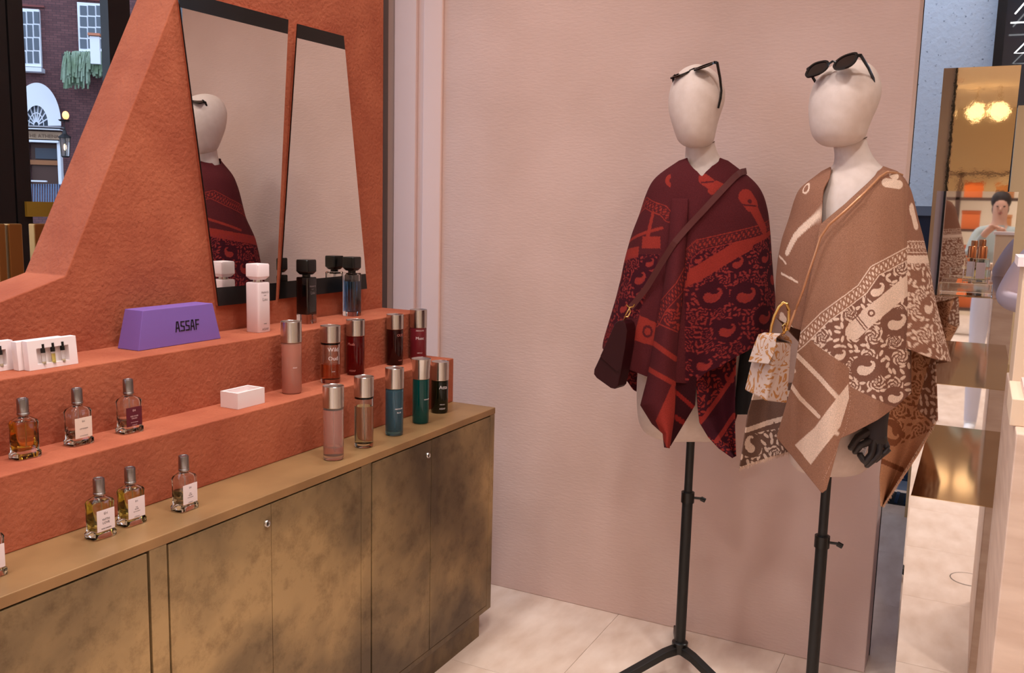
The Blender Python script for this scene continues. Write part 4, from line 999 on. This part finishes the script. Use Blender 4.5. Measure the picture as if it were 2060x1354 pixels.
pth = [T_(1815, 352, .0), T_(1800, 347, .06), T_(1785, 346, .105), ts(1770, 356, .026), ts(1735, 392, .03), ts(1700, 425, .032), ts(1668, 452, .034), ts(1650, 478, .036), ts(1640, 510, .036), ts(1628, 545, .036), ts(1615, 585, .034), ts(1600, 625, .034), T_(1586, 662, .245)]
P2 = []
for i in range(len(pth)-1):
    for s in (0, .25, .5, .75): P2.append(pth[i]*(1-s)+pth[i+1]*s)
P2.append(pth[-1])
MB().tube(P2, 0.0032, 8).build('strap', mat('gold_leather_cord', (190, 134, 96), rough=0.35, metal=0.4), bg2, True, smooth=True)
# frayed fringe on the beige poncho's raw edges
fgm = MB(); rf = random.Random(11)
for (xa, ya, xb, yb, oa, ob, n_, dx_, dy_) in ((1488, 942, 1595, 905, .045, .02, 90, -1.5, 7), (1886, 842, 1776, 1019, -.07, -.03, 120, 5, 4)):
    for k_ in range(n_):
        q_ = (k_+rf.random())/n_; x_ = xa+(xb-xa)*q_; y_ = ya+(yb-ya)*q_; o_ = oa+(ob-oa)*q_
        fgm.tube([T_(x_, y_-2, o_), T_(x_+dx_*rf.uniform(.3, 1), y_+dy_*rf.uniform(.4, 1.1), o_+rf.uniform(-.004, .004))], [0.0008, 0.0005], 4)
fo3 = fgm.build('fringe', mat('fringe_yarn', (196, 160, 136), rough=0.95), pt, True); fo3['kind'] = 'stuff'
# ================================================================== MIRRORED DISPLAY (right)
goldmir = mat('gold_mirror_rippled', (228, 206, 164), rough=0.03, metal=1.0, bump=0.04, bscale=16, dist=0.003)
goldtop = mat('gold_mirror_top', (190, 162, 120), rough=0.08, metal=1.0)
silv = mat('polished_steel', (226, 222, 220), rough=0.02, metal=1.0)
M4, M3, M2, M1 = 4.79, 3.98, 3.36, 2.83
du = thing('mirror_display', 'stepped mirror clad display with a tall gold back panel', 'display stand', (3.8, 0.02, 0))
def zat(px, py, X): return at(px, py, 0, X)
z1 = zat(1930, 1012, M1)[2]; z2 = zat(1960, 780, M2)[2]; z3 = zat(1960, 599, M3)[2]; z4 = zat(1960, 385, M4)[2]; z5 = zat(1980, 134, M4+0.06)[2]
y1a, y1b = zat(1832, 1000, M1)[1], zat(2030, 1028, M1)[1]
y2a, y2b = zat(1842, 850, M2)[1], zat(2034, 850, M2)[1]
y3a, y3b = zat(1868, 650, M3)[1], zat(2036, 650, M3)[1]
y4a, y4b = zat(1879, 450, M4)[1], zat(2043, 450, M4)[1]
def block(name_, X0, X1, ya, yb, za, zb):
    b = MB().box((X0, yb, za), (X1, ya, zb)).build(name_, silv, du, True)
    MB().box((X0+0.0005, yb+0.0005, zb), (X1, ya-0.0005, zb+0.0015)).build('top_plate', goldtop, b, True)
block('riser', M1, M2+0.001, y1a, y1b, 0, z1); block('riser', M2, M3+0.001, y2a, y2b, 0, z2); block('riser', M3, M4+0.001, y3a, y3b, 0, z3)
MB().box((M4, y4b, 0), (M4+0.03, y4a, z4)).build('mirror_panel', silv, du, True)
g0 = zat(1899, 137, M4+0.06); g1 = zat(2055, 131, M4+0.06)
MB().hexa([(M4+0.06, g1[1]+0.02, 0), (M4+0.09, g1[1]+0.02, 0), (M4+0.09, g0[1], 0), (M4+0.06, g0[1], 0), (M4+0.06, g1[1], z5), (M4+0.09, g1[1], z5), (M4+0.09, g0[1], z5), (M4+0.06, g0[1], z5)]).build('gold_panel', goldmir, du, True)
# acrylic block and two small perfumes on the upper shelf
zs = z3+0.0017
pa = at(1890, 593, 2, zs); 
ac = thing('acrylic_riser', 'clear acrylic block under two small perfume bottles', 'riser', (M3+0.12, 0.0, zs))
ya_, yb_ = at(1889, 594, 0, M3+0.05)[1], at(1996, 598, 0, M3+0.05)[1]
MB().box((M3+0.05, yb_, zs), (M3+0.36, ya_, zs+0.05)).build('block', glassm, ac, True, bevel=0.002)
def mini(px, py, hpx, wpx, X, label):
    p = at(px, py, 0, X); k = X*0.88/FPX
    t = thing('perfume_bottle', label, 'bottle', (X, p[1], zs+0.0505), 0, 'small perfumes on the mirror display')
    h, w_ = hpx*k, wpx*k
    MB().box((-w_*.35, -w_/2, 0), (w_*.35, w_/2, h*0.66)).build('glass', glassm, t, bevel=0.002)
    MB().box((-w_*.22, -w_*.36, h*.08), (w_*.22, w_*.36, h*.4)).build('liquid', pale, t)
    MB().box((-w_*.36, -w_*.28, h*.12), (-w_*.355, w_*.28, h*.56)).build('label', lab, t)
    MB().lathe([(w_*.3, h*.67), (w_*.3, h*0.98), (w_*.26, h)], 20).build('cap', mat('copper_cap', (206, 130, 84), rough=0.3, metal=0.9), t, smooth=True)
mini(1970, 570, 74, 30, M3+0.12, 'small glass perfume with copper cap in front on the mirror display')
mini(1950, 566, 70, 26, M3+0.24, 'small glass perfume with copper cap behind its twin on the mirror display')
# floor outlet lid whose mirror image shows in the lowest riser
rv = ray(1950, 1166); hit = C+rv*((M1-C[0])/rv[0]); tt2 = hit[2]/-rv[2]
fp = (hit[0]-rv[0]*tt2, hit[1]+rv[1]*tt2)
fo2 = thing('floor_outlet', 'round floor outlet lid seen mirrored in the lowest mirrored riser', 'outlet', (fp[0], fp[1], 0))
MB().lathe([(0.075, 0.0003), (0.075, 0.0015), (0.072, 0.0015), (0.072, 0.0003)], 32).build('rim', blackmat, fo2); MB().lathe([(0.0715, 0.0002), (0.0715, 0.0012)], 32).build('lid', floorm, fo2); MB().box((-0.012, -0.07, 0.0012), (0.02, -0.045, 0.002)).build('flap', steel2, fo2)
# stone plinth on the right edge with white boxes
stone = mat('travertine_block', (222, 192, 170), rough=0.5, c2=(206, 174, 152), scale=5, detail=8, stretch=(1, 1, 6))
sp = thing('stone_plinth', 'travertine plinth at the right picture edge', 'plinth', (2.1, -0.35, 0))
ys = zat(2041, 900, 1.78)[1]; zs1 = zat(2050, 872, 1.78)[2]
MB().box((1.78, -0.75, 0), (2.5, ys, zs1)).build('block', stone, sp, True, bevel=0.003)
wb = thing('display_box', 'flat cream box on the travertine plinth', 'box', (1.95, -0.2, zs1), 0, 'cream boxes on the plinth')
yb0 = zat(2036, 800, 1.84)[1]
MB().box((1.84, yb0-0.3, zs1), (2.05, yb0, zs1+0.05)).build('tray', MATS['cream_card'] if 'cream_card' in MATS else mat('cream_card', (226, 198, 170), rough=0.6), wb, True, bevel=0.002); MB().box((1.86, yb0-0.28, zs1+0.05), (2.03, yb0-0.02, zs1+0.062)).build('lid', trimm, wb, True)
wb2 = thing('display_box', 'tall cream box behind the flat one on the plinth', 'box', (2.2, -0.2, zs1), 0, 'cream boxes on the plinth')
yb1 = zat(2030, 700, 2.25)[1]
MB().box((2.25, yb1-0.3, zs1), (2.45, yb1-0.012, zs1+0.27)).build('carton', mat('cream_card', (226, 198, 170), rough=0.6), wb2, True, bevel=0.002); MB().box((2.24, yb1-0.31, zs1+0.27), (2.46, yb1, zs1+0.29)).build('lid', whitec, wb2, True)
# glazed screen and floor grille in the gap
GX = 5.34
gs = thing('glass_screen', 'blue tinted framed glass screen beyond the free end of the wall', 'screen', (GX, 0.3, 0))
gy0, gy1 = zat(1887, 500, GX)[1], 1.6
zr = zat(1870, 415, GX)[2]
bluefr = mat('blue_grey_aluminium', (120, 140, 170), rough=0.35, metal=0.5)
dk = mat('dark_blue_panel', (30, 44, 66), rough=0.15)
MB().box((GX, gy0, zr-0.05), (GX+0.05, gy1, zr)).build('top_rail', bluefr, gs, True)
for py_ in (gy0, 0.42, 0.62, gy1-0.05): MB().box((GX, py_, 0.02), (GX+0.04, py_+0.035, zr-0.05)).build('stile', bluefr, gs, True)
MB().box((GX, gy0, 0.0), (GX+0.05, gy1, 0.05)).build('bottom_rail', bluefr, gs, True)
MB().box((GX+0.015, gy0+0.02, 0.05), (GX+0.025, gy1, zr-0.05)).build('pane', dk, gs, True)
vg = thing('floor_grille', 'black slotted floor grille in front of the glass screen', 'grille', (GX-0.2, 0.4, 0))
MB().box((GX-0.30, gy0, 0.0005), (GX-0.06, gy1, 0.003)).build('frame', blackmat, vg, True)
for i in range(26):
    yy = gy0+0.03+i*0.045
    if yy < gy1-0.05: MB().box((GX-0.28, yy, 0.003), (GX-0.08, yy+0.016, 0.012)).build('bar', dk, vg, True)
# exterior beyond the shop
conc = mat('speckled_concrete', (222, 230, 240), rough=0.8, c2=(120, 130, 146), scale=42, detail=5, ramp=(0.64, 0.74), bump=0.5, bscale=30, dist=0.01)
XC = 6.4
yc1 = zat(2003, 60, XC)[1]
struct(MB().box((XC, yc1, 0), (XC+0.3, 3.0, 5)).build('wall_far', conc))
struct(MB().box((XC-0.1, yc1-0.05, 0), (XC+0.3, yc1+0.0, 5)).build('trim_6', darkm))
fg = MB().box((XC, -4.2, 0.0), (XC+0.06, yc1-0.05, 5)).build('window_2', mat('dark_shop_glass', (44, 54, 66), rough=0.06, spec=0.8)); struct(fg, 'dark glazing beyond the mirrored display')
struct(MB().box((5.2, -4.2, 0), (5.35, zat(2040, 300, 5.2)[1], zat(2056, 212, 5.2)[2])).build('wall_side', mat('beige_partition', (224, 192, 150), rough=0.7)))
# ceiling strip lights mirrored in the dark glass, drawn as glowing tubes
def strip(pts, label):
    P = [at(x, y, 0, 6.2) for x, y in pts]
    t = thing('strip_reflection', label, 'lamp', P[0], 0, 'white strip light reflections in the dark glazing')
    MB().tube(P, 0.0045, 8).build('tube', mat('strip_glow', (255, 255, 255), emit=3.0), t, True)
strip([(2075, -10), (2042, 28)], 'short white reflected strip light slanting at the top right corner')
strip([(2033, 46), (2075, 44)], 'level white reflected strip light near the top right corner')
strip([(2078, 70), (2041, 107), (2078, 106)], 'bent white reflected strip light above the gold panel')
# ================================================================== STREET
fo_ = C+ray(110, 250)*10.0
fd = ray(110, 250)*[1, 1, 0]; fd = fd/np.linalg.norm(fd)
ang = math.radians(-14)
fn = np.array([fd[0]*math.cos(ang)-fd[1]*math.sin(ang), fd[0]*math.sin(ang)+fd[1]*math.cos(ang), 0])   # into the facade
fr_ = np.array([fn[1], -fn[0], 0])
def FP(x, y, d=0.0): return onpl(x, y, fo_-fn*d, fn)
def fbox(mb, x0, y0, x1, y1, d0, d1):
    a = FP(x0, y0); b = FP(x1, y1); r0, r1 = sorted(((a-fo_)@fr_, (b-fo_)@fr_)); zz0, zz1 = sorted((a[2], b[2]))
    p = []
    for z in (zz0, zz1):
        for (r, d) in ((r0, d0), (r1, d0), (r1, d1), (r0, d1)): p.append(fo_*[1, 1, 0]+fr_*r-fn*d+np.array([0, 0, z]))
    return mb.hexa(p)
def brick_mat():
    m = mat('brown_brick', (120, 84, 82), rough=0.9)
    nt = m.node_tree; b = nt.nodes['Principled BSDF']; tc = nt.nodes.new('ShaderNodeTexCoord'); br = nt.nodes.new('ShaderNodeTexBrick')
    mp = nt.nodes.new('ShaderNodeMapping'); mp.inputs['Rotation'].default_value = (math.radians(90), 0, 0)
    sep = nt.nodes.new('ShaderNodeSeparateXYZ'); cmb = nt.nodes.new('ShaderNodeCombineXYZ')
    nt.links.new(tc.outputs['Object'], sep.inputs[0]); nt.links.new(sep.outputs['X'], cmb.inputs['X']); nt.links.new(sep.outputs['Z'], cmb.inputs['Y']); nt.links.new(cmb.outputs[0], br.inputs['Vector'])
    br.inputs['Scale'].default_value = 10; br.inputs['Color1'].default_value = (*srgb((112, 74, 74)), 1); br.inputs['Color2'].default_value = (*srgb((92, 60, 62)), 1); br.inputs['Mortar'].default_value = (*srgb((74, 56, 58)), 1)
    br.inputs['Mortar Size'].default_value = 0.02
    nt.links.new(br.outputs['Color'], b.inputs['Base Color'])
    return m
brk = brick_mat()
bd = thing('brick_building', 'brown brick town house with white sash windows across the street', 'building', fo_*[1, 1, 0])
W_ = MB()
p = []
for z in (0, 12):
    for (r, d) in ((-6, 0), (5, 0), (5, -1), (-6, -1)): p.append(fo_*[1, 1, 0]+fr_*r-fn*d+np.array([0, 0, z-0.3]))
W_.hexa(p).build('wall', brk, bd, True)
wh = mat('white_joinery', (226, 230, 238), rough=0.5)
pane = mat('house_window_glass', (70, 80, 92), rough=0.08, spec=0.7)
def sash(x0, y0, x1, y1, sill):
    a = MB(); fbox(a, x0, y0, x1, y1, 0.0, 0.05); w_ = a.build('window', wh, bd, True)
    ix0, ix1, iy0, iy1 = x0+5, x1-3, y0+6, y1-6
    nc, nr = 3, 4
    for i in range(nc):
        for j in range(nr):
            m = MB(); cw = (ix1-ix0)/nc; ch = (iy1-iy0)/nr
            fbox(m, ix0+i*cw+1, iy0+j*ch+1.2, ix0+(i+1)*cw-1, iy0+(j+1)*ch-1.2, 0.04, 0.056); m.build('pane', pane, w_, True)
    m = MB(); fbox(m, x0+2, sill[0], x1+5, sill[1], 0, 0.14); m.build('sill', wh, bd, True)
    m = MB(); fbox(m, x0-2, y0-9, x1+4, y0-2, 0, 0.03); m.build('lintel', mat('red_brick_lintel', (126, 70, 66), rough=0.9), bd, True)
sash(38, 18, 86, 136, (137, 148)); sash(157, 6, 214, 107, (107, 114))
# arched doorway with fanlight
ar = MB(); ctr = (73, 253); n = 32
def arch(ro, ri, d0, d1, mt, nm, par):
    m = MB(); ring_ = []
    for i in range(n+1):
        t = math.pi*i/n
        ring_.append([FP(ctr[0]+rr*math.cos(t)*0.98, ctr[1]-rr*math.sin(t)*1.7, dd) for rr, dd in ((ri, d0), (ro, d0), (ro, d1), (ri, d1))])
    return m.loft([[tuple(q) for q in r] for r in ring_]).build(nm, mt, par, True)
arch(51, 24, 0, 0.10, wh, 'arch_surround', bd)
fanp = arch(25, 0.5, 0.0, 0.03, pane, 'fanlight', bd)
fb = MB()
for i in range(1, 9):
    t = math.pi*i/9; fb.tube([FP(ctr[0]+5*math.cos(t), ctr[1]-8*math.sin(t), .04), FP(ctr[0]+25*math.cos(t), ctr[1]-42*math.sin(t), .04)], 0.008, 6)
fb.build('glazing_bar', wh, fanp, True)
arch(16, 14.5, 0.02, 0.05, wh, 'glazing_ring', fanp); arch(6, 4.5, 0.02, 0.05, wh, 'glazing_ring', fanp)
for nm, (x0, y0, x1, y1), mt, d in (('cornice', (50, 253, 128, 259), mat('grey_stone', (150, 146, 150), rough=0.8), .12), ('cornice', (50, 259, 128, 264), wh, .16), ('sign_board', (50, 264, 126, 282), mat('tan_signboard', (170, 142, 116), rough=0.7), .08), ('cornice', (50, 282, 124, 289), wh, .14),
    ('door_jamb', (119, 289, 129, 372), wh, .10), ('door_jamb', (57, 289, 63, 372), wh, .10), ('door_leaf', (63, 289, 119, 372), mat('brown_door', (76, 48, 38), rough=0.5), .03), ('door_glass', (73, 298, 119, 321), pane, .05), ('door_rail', (63, 322, 119, 333), mat('oak_rail', (150, 96, 58), rough=0.5), .06)):
    m = MB(); fbox(m, x0, y0, x1, y1, 0, d); o = m.build(nm, mt, bd, True)
    if nm == 'sign_board': text('THE ATHENA', 0.055, FP(86, 274, .085), fr_, (0, 0, 1), mat('sign_letter', (120, 94, 74), rough=0.6), o, world=True, extrude=0.002)
# railing
rl = thing('street_railing', 'white topped street railing below the house door', 'railing', FP(90, 410, .9))
m = MB(); fbox(m, 56, 365, 140, 370, 0.88, 0.93); m.build('top_rail', wh, rl, True)
for i in range(17):
    x = 58+i*5; MB().tube([FP(x, 370, .9), FP(x, 414, .9)], 0.008, 6).build('baluster', bluefr, rl, True)
# hanging grasses in a window box
pl = thing('window_planter', 'window box of long trailing grey green grass on the brick house', 'planter', FP(168, 150, .3))
m = MB(); fbox(m, 140, 118, 216, 150, 0.02, 0.34); m.build('box', mat('planter_box', (70, 60, 60), rough=0.8), pl, True)
gm = MB(); rnd = random.Random(3)
for i in range(520):
    x = rnd.uniform(132, 214); d = rnd.uniform(.1, .38); ln = rnd.uniform(22, 58)*(1.0 if x < 178 else 0.6); dx = rnd.uniform(-9, 5)
    y = rnd.uniform(110, 124)
    pts = [FP(x, y, d), FP(x+dx*.4, y-rnd.uniform(2, 9), d+.06), FP(x+dx*.9, y+ln*.45, d+.16), FP(x+dx*1.1, y+ln, d+.17)]
    wv_ = fr_*rnd.uniform(.006, .012)
    b = len(gm.v)
    for q in pts: gm.v += [tuple(q-wv_), tuple(q+wv_)]
    gm.f += [(b+2*k_, b+2*k_+1, b+2*k_+3, b+2*k_+2) for k_ in range(3)]
go = gm.build('grass', mat('trailing_grass', (142, 160, 140), rough=0.8, c2=(104, 124, 96), scale=6), pl, True); go['kind'] = 'stuff'
# lantern
ln = thing('street_lantern', 'black wall lantern with a glowing lamp beside the arched door', 'lantern', FP(131, 318, .5))
iron = mat('black_iron', (28, 26, 28), rough=0.5)
LP = FP(131, 296, .5)
k_ = np.linalg.norm(FP(131, 296, .5)-FP(141, 296, .5))/10
MB().lathe([(7*k_, -22*k_), (8*k_, -20*k_), (8*k_, -19*k_)], 8, LP).lathe([(13*k_, 20*k_), (13*k_, 22*k_), (5*k_, 28*k_), (3*k_, 36*k_), (.5*k_, 38*k_)], 8, LP).build('roof', iron, ln, True)
MB().lathe([(8*k_, -19*k_), (11*k_, 20*k_)], 8, LP).build('pane', mat('lantern_glass', (230, 232, 230), rough=0.2, trans=0.9, ior=1.1), ln, True)
for i in range(6):
    t = 2*math.pi*i/6; MB().tube([LP+np.array([8.4*k_*math.cos(t), 8.4*k_*math.sin(t), -20*k_]), LP+np.array([11.6*k_*math.cos(t), 11.6*k_*math.sin(t), 21*k_])], .8*k_, 6).build('bar', iron, ln, True)
MB().ball(LP, (2.5*k_, 2.5*k_, 7*k_)).build('bulb', mat('lit_bulb', (255, 206, 150), emit=6), ln, True, smooth=True)
MB().tube([LP+np.array([0, 0, 38*k_]), LP+np.array([0, 0, 60*k_]), FP(136, 242, .0)], 2*k_, 8).build('bracket', iron, ln, True)
MB().lathe([(9*k_, 0), (12*k_, 3*k_), (1*k_, 5*k_)], 10, FP(129, 244, .5)).build('tray', iron, ln, True)
MB().ball(FP(132, 232, .5), (7*k_, 7*k_, 9*k_)).build('flame', mat('flame_glow', (250, 170, 110), emit=1.6), ln, True, smooth=True)
# hanging white sign
hs = thing('hanging_sign', 'white blank sign board half hidden by the orange panel', 'sign', FP(214, 140, .6))
m = MB(); fbox(m, 206, 92, 226, 145, .55, .6); m.build('board', wh, hs, True)
m = MB(); fbox(m, 203, 86, 226, 92, .53, .62); m.build('cap', mat('sign_cap', (190, 120, 90), rough=0.6), hs, True)
# pavement outside
struct(MB().box((-20, 2.95, -0.1), (20, 22, -0.02)).build('pavement', mat('pavement_stone', (120, 116, 116), rough=0.8)))
struct(MB().box((9, -12, -0.1), (22, 2.95, -0.02)).build('pavement_side', MATS['pavement_stone']))
# brass uprights by the window
bup = mat('brushed_brass', (176, 128, 70), rough=0.3, metal=0.8)
for (x0, x1, yt_, y, lb) in ((-6, 11, 450, 2.45, 'slim brass upright cut off by the left picture edge'), (16, 45, 450, 2.45, 'broad brass upright by the shop window'), (69, 96, 450, 2.5, 'shaded brass upright next to the orange panel')):
    a_ = at(x0, yt_, 1, y); b_ = at(x1, yt_, 1, y)
    t = thing('brass_upright', lb, 'post', ((a_[0]+b_[0])/2, y, 0), 0, 'brass uprights by the shop window')
    MB().box((a_[0], y, 0.02), (b_[0], y+0.03, a_[2])).build('blade', bup, t, True, bevel=0.004)
    MB().box((a_[0]-0.003, y-0.02, 0), (b_[0]+0.003, y+0.05, 0.02)).build('foot', bup, t, True)
# globe pendants further back in the shop (seen in the gold panel)
glb = mat('opal_globe', (255, 226, 184), emit=2.2, rough=0.3)
for i, (px, py, lb) in enumerate(((1968, 178, 'middle'), (2017, 155, 'rightmost'), (1903, 218, 'leftmost'))):
    d = ray(px, py); MX = M4+0.06; X_ = 15.0; Pv = C+d*(X_/d[0]); Pr = (2*MX-Pv[0], Pv[1], min(Pv[2], CEIL-0.35))
    t = thing('globe_pendant', f'opal globe pendant lamp at the back of the shop, {lb} of three', 'lamp', (Pr[0], Pr[1], Pr[2]), 0, 'opal globe pendants')
    MB().ball((0, 0, 0), 0.13, 24, 14).build('globe', glb, t, smooth=True)
    MB().tube([(0, 0, 0.155), (0, 0, CEIL-Pr[2])], 0.006, 8).build('rod', goldm, t)

# ================================================================== PEOPLE (seen in the mirrored display and at the right edge)
def person(label, loc, face, colours, arms, hair, lean=0.0, stride=0.07):
    t = thing('person', label, 'person', loc, face)
    # joints: forward = +x, left = +y
    J = {'pel': (0, 0, .96, .135, .105), 'bel': (0.0, 0, 1.10, .13, .10), 'che': (.0+lean*.5, 0, 1.30, .15, .11), 'nek': (lean*.8-.01, 0, 1.46, .06, .06), 'hd0': (lean+.01, 0, 1.55, .07, .078), 'hd1': (lean+.0, 0, 1.66, .075, .09), 'hd2': (lean-.005, 0, 1.73, .05, .06)}
    E_ = [('pel', 'bel', 'top'), ('bel', 'che', 'top'), ('che', 'nek', 'skin'), ('nek', 'hd0', 'skin'), ('hd0', 'hd1', 'skin'), ('hd1', 'hd2', 'skin')]
    for sd, sg in (('l', 1), ('r', -1)):
        ft = stride*sg
        J['hip'+sd] = (0, sg*.09, .90, .095, .1); J['kne'+sd] = (ft*.5+.02, sg*.10, .50, .065, .065); J['ank'+sd] = (ft-.03, sg*.10, .09, .045, .045); J['hee'+sd] = (ft-.04, sg*.10, .045, .04, .04); J['toe'+sd] = (ft+.15, sg*.115, .035, .04, .03)
        J['sho'+sd] = (lean*.7, sg*.17, 1.40, .062, .062)
        el, wr = arms[sd]; J['elb'+sd] = (*el, .047, .047); J['wri'+sd] = (*wr, .033, .033)
        d = np.array(wr)-np.array(el); d = d/np.linalg.norm(d)*.085
        J['han'+sd] = (wr[0]+d[0], wr[1]+d[1], wr[2]+d[2], .028, .038)
        E_ += [('pel', 'hip'+sd, 'leg'), ('hip'+sd, 'kne'+sd, 'leg'), ('kne'+sd, 'ank'+sd, 'leg'), ('ank'+sd, 'hee'+sd, 'shoe'), ('hee'+sd, 'toe'+sd, 'shoe'), ('che', 'sho'+sd, 'top'), ('sho'+sd, 'elb'+sd, 'top'), ('elb'+sd, 'wri'+sd, 'top'), ('wri'+sd, 'han'+sd, 'skin')]
        for q in range(5):
            nm = 'f%d%s' % (q, sd); lat_ = np.cross(d/np.linalg.norm(d), [0, 0, 1.0] if abs(d[2]) < .08 else [1.0, 0, 0]); lat_ = lat_/np.linalg.norm(lat_)
            o_ = lat_*(q-1.5)*.017; b_ = np.array(J['han'+sd][:3])+o_*.9
            ln_ = (.07, .08, .075, .06, .045)[q]*(0.8 if q == 4 else 1)
            e_ = b_+d/.085*ln_+np.array([0, 0, -.012])+(lat_*.03 if q == 4 else 0)
            J[nm] = (*e_, .008, .008); E_.append(('han'+sd, nm, 'skin'))
    ks = list(J); me = bpy.data.meshes.new('body'); me.from_pydata([J[k][:3] for k in ks], [(ks.index(a), ks.index(b)) for a, b, _ in E_], [])
    o = bpy.data.objects.new('body', me); col.objects.link(o)
    md = o.modifiers.new('skin', 'SKIN'); sk = me.skin_vertices[0].data
    for i, k in enumerate(ks): sk[i].radius = J[k][3:]; sk[i].use_root = (k == 'pel')
    sb = o.modifiers.new('sub', 'SUBSURF'); sb.levels = 2; sb.render_levels = 2
    ev = bpy.data.meshes.new_from_object(o.evaluated_get(bpy.context.evaluated_depsgraph_get()))
    bpy.data.objects.remove(o)
    order = ['top', 'leg', 'shoe', 'skin']
    A = np.array([J[a][:3] for a, b, _ in E_]); B = np.array([J[b][:3] for a, b, _ in E_]); L = [order.index(c) for _, _, c in E_]
    mi = []
    for pl_ in ev.polygons:
        c = np.array(pl_.center); ab = B-A; tt = np.clip(((c-A)*ab).sum(1)/((ab*ab).sum(1)+1e-9), 0, 1); dd = np.linalg.norm(c-(A+ab*tt[:, None]), axis=1); k = int(np.argmin(dd)); li = L[k]
        if li == 3 and c[2] < 1.44 and abs(c[1]) < .14 and c[0] < .2: li = 0
        if li == 1 and c[2] > .93: li = 0
        mi.append(li)
    ev.name = 'body'
    link('body', ev, [mat('%s_%d' % (k_, i_), c_, rough=.85) for i_, (k_, c_) in enumerate(colours)], t, smooth=True)
    ev.polygons.foreach_set('material_index', mi); ev.update()
    h = MB(); hc = np.array([lean-.02, 0, 1.67])
    h.ball(hc+np.array([-.012, 0, .02]), (.098, .09, .10), 18, 12); h.ball(hc+np.array([-.05, 0, -.06]), (.06, .078, .09), 14, 9)
    h.build('hair', mat('hair_%s' % hair[0], hair[1], rough=.7), t, smooth=True)
    fx = MB()
    for sg in (-1, 1): fx.ball((lean+.082, sg*.03, 1.635), (.008, .011, .007), 8, 6)
    fx.build('eyes', mat('eye_dark', (40, 30, 28), rough=.3), t, smooth=True)
    MB().ball((lean+.094, 0, 1.605), (.014, .012, .022), 10, 8).build('nose', MATS['%s_3' % colours[3][0]], t, smooth=True)
    MB().ball((lean+.082, 0, 1.572), (.009, .022, .006), 10, 6).build('mouth', mat('lip', (160, 90, 84), rough=.5), t, smooth=True)
    return t
SK = ('skin_fair', (206, 160, 138))
person('person in pale grey green shirt and white trousers taking the picture, seen mirrored', (-0.42, -0.14, 0), 0.0, [('pale_shirt', (168, 176, 172)), ('white_trousers', (206, 204, 218)), ('white_shoes', (226, 226, 230)), SK], {'l': ((.10, .24, 1.16), (.27, .12, 1.36)), 'r': ((.10, -.24, 1.16), (.27, -.06, 1.36))}, ('brown', (40, 28, 24)))
person('person in dark grey jumper and black trousers, seen mirrored behind the other', (-1.9, 0.52, 0), 0.3, [('grey_jumper', (86, 92, 102)), ('black_trousers', (22, 22, 28)), ('red_shoes', (150, 40, 44)), SK], {'l': ((-.03, .25, 1.12), (.08, .24, .88)), 'r': ((-.03, -.25, 1.12), (.08, -.24, .88))}, ('black', (20, 16, 16)), stride=.14)
pe = at(2195, 450, 0, 4.0)
person('person in lilac shirt mostly beyond the right picture edge', (4.0, pe[1], 0), math.radians(200), [('lilac_shirt', (224, 206, 216)), ('blue_trousers', (70, 78, 104)), ('white_shoes', (226, 226, 230)), SK], {'l': ((-.03, .27, 1.14), (.10, .24, .94)), 'r': ((-.02, -.27, 1.20), (.2, -.22, 1.19))}, ('brown', (40, 28, 24)))
# shelving at the back of the shop
sh = thing('shelf_unit', 'dark wooden shelf unit at the back of the shop', 'shelf', (-5.2, 0.35, 0))
wd = mat('dark_walnut', (70, 46, 36), rough=.5)
for y_ in (-0.75, 0.35, 1.45): MB().box((-5.5, y_-.03, 0), (-5.1, y_+.03, 2.2)).build('upright', wd, sh, True)
for z_ in (0.35, 0.85, 1.35, 1.8, 2.17): MB().box((-5.5, -.75, z_-.02), (-5.1, 1.45, z_+.02)).build('shelf_board', wd, sh, True)
rb = random.Random(5)
bc = [('red', (170, 40, 40)), ('cream', (232, 214, 180)), ('tan', (186, 120, 70)), ('black', (30, 26, 26)), ('orange', (196, 96, 44)), ('white', (236, 228, 220))]
wh_ = ['bottom', 'second', 'third', 'fourth']
for zi, z_ in enumerate((.37, .87, 1.37, 1.82)):
    for yi in range(5):
        nm_, cc_ = bc[(zi*5+yi*2+zi) % 6]
        y_ = -.6+yi*.4+(0.06 if yi > 2 else -0.04); h_ = rb.uniform(.16, .3)
        bt = thing('gift_box', '%s lidded gift box, number %s from the left on the %s shelf at the back' % (nm_, ('one', 'two', 'three', 'four', 'five')[4-yi], wh_[zi]), 'box', (-5.28, y_, z_), 0, 'gift boxes on the rear shelf')
        MB().box((-.1, -.12, 0), (.1, .12, h_)).build('carton', mat('box_'+nm_, cc_, rough=.6), bt); MB().box((-.105, -.125, h_), (.105, .125, h_+.04)).build('lid', mat('box_'+nm_, cc_, rough=.6), bt)
# ------------------------------------------------------------------ lamps
for x, y, wt in LAMPS:
    t = thing('downlight', 'round recessed ceiling downlight', 'lamp', (x, y, CEIL-0.001), 0, 'recessed ceiling downlights')
    MB().lathe([(0.2, 0), (0.2, -0.008), (0.175, -0.012), (0.17, -0.004)], 24).build('rim', trimm, t, smooth=True)
    lo = lamp_light(x, y, wt); lo.parent = t; lo.matrix_parent_inverse = full(t).inverted()
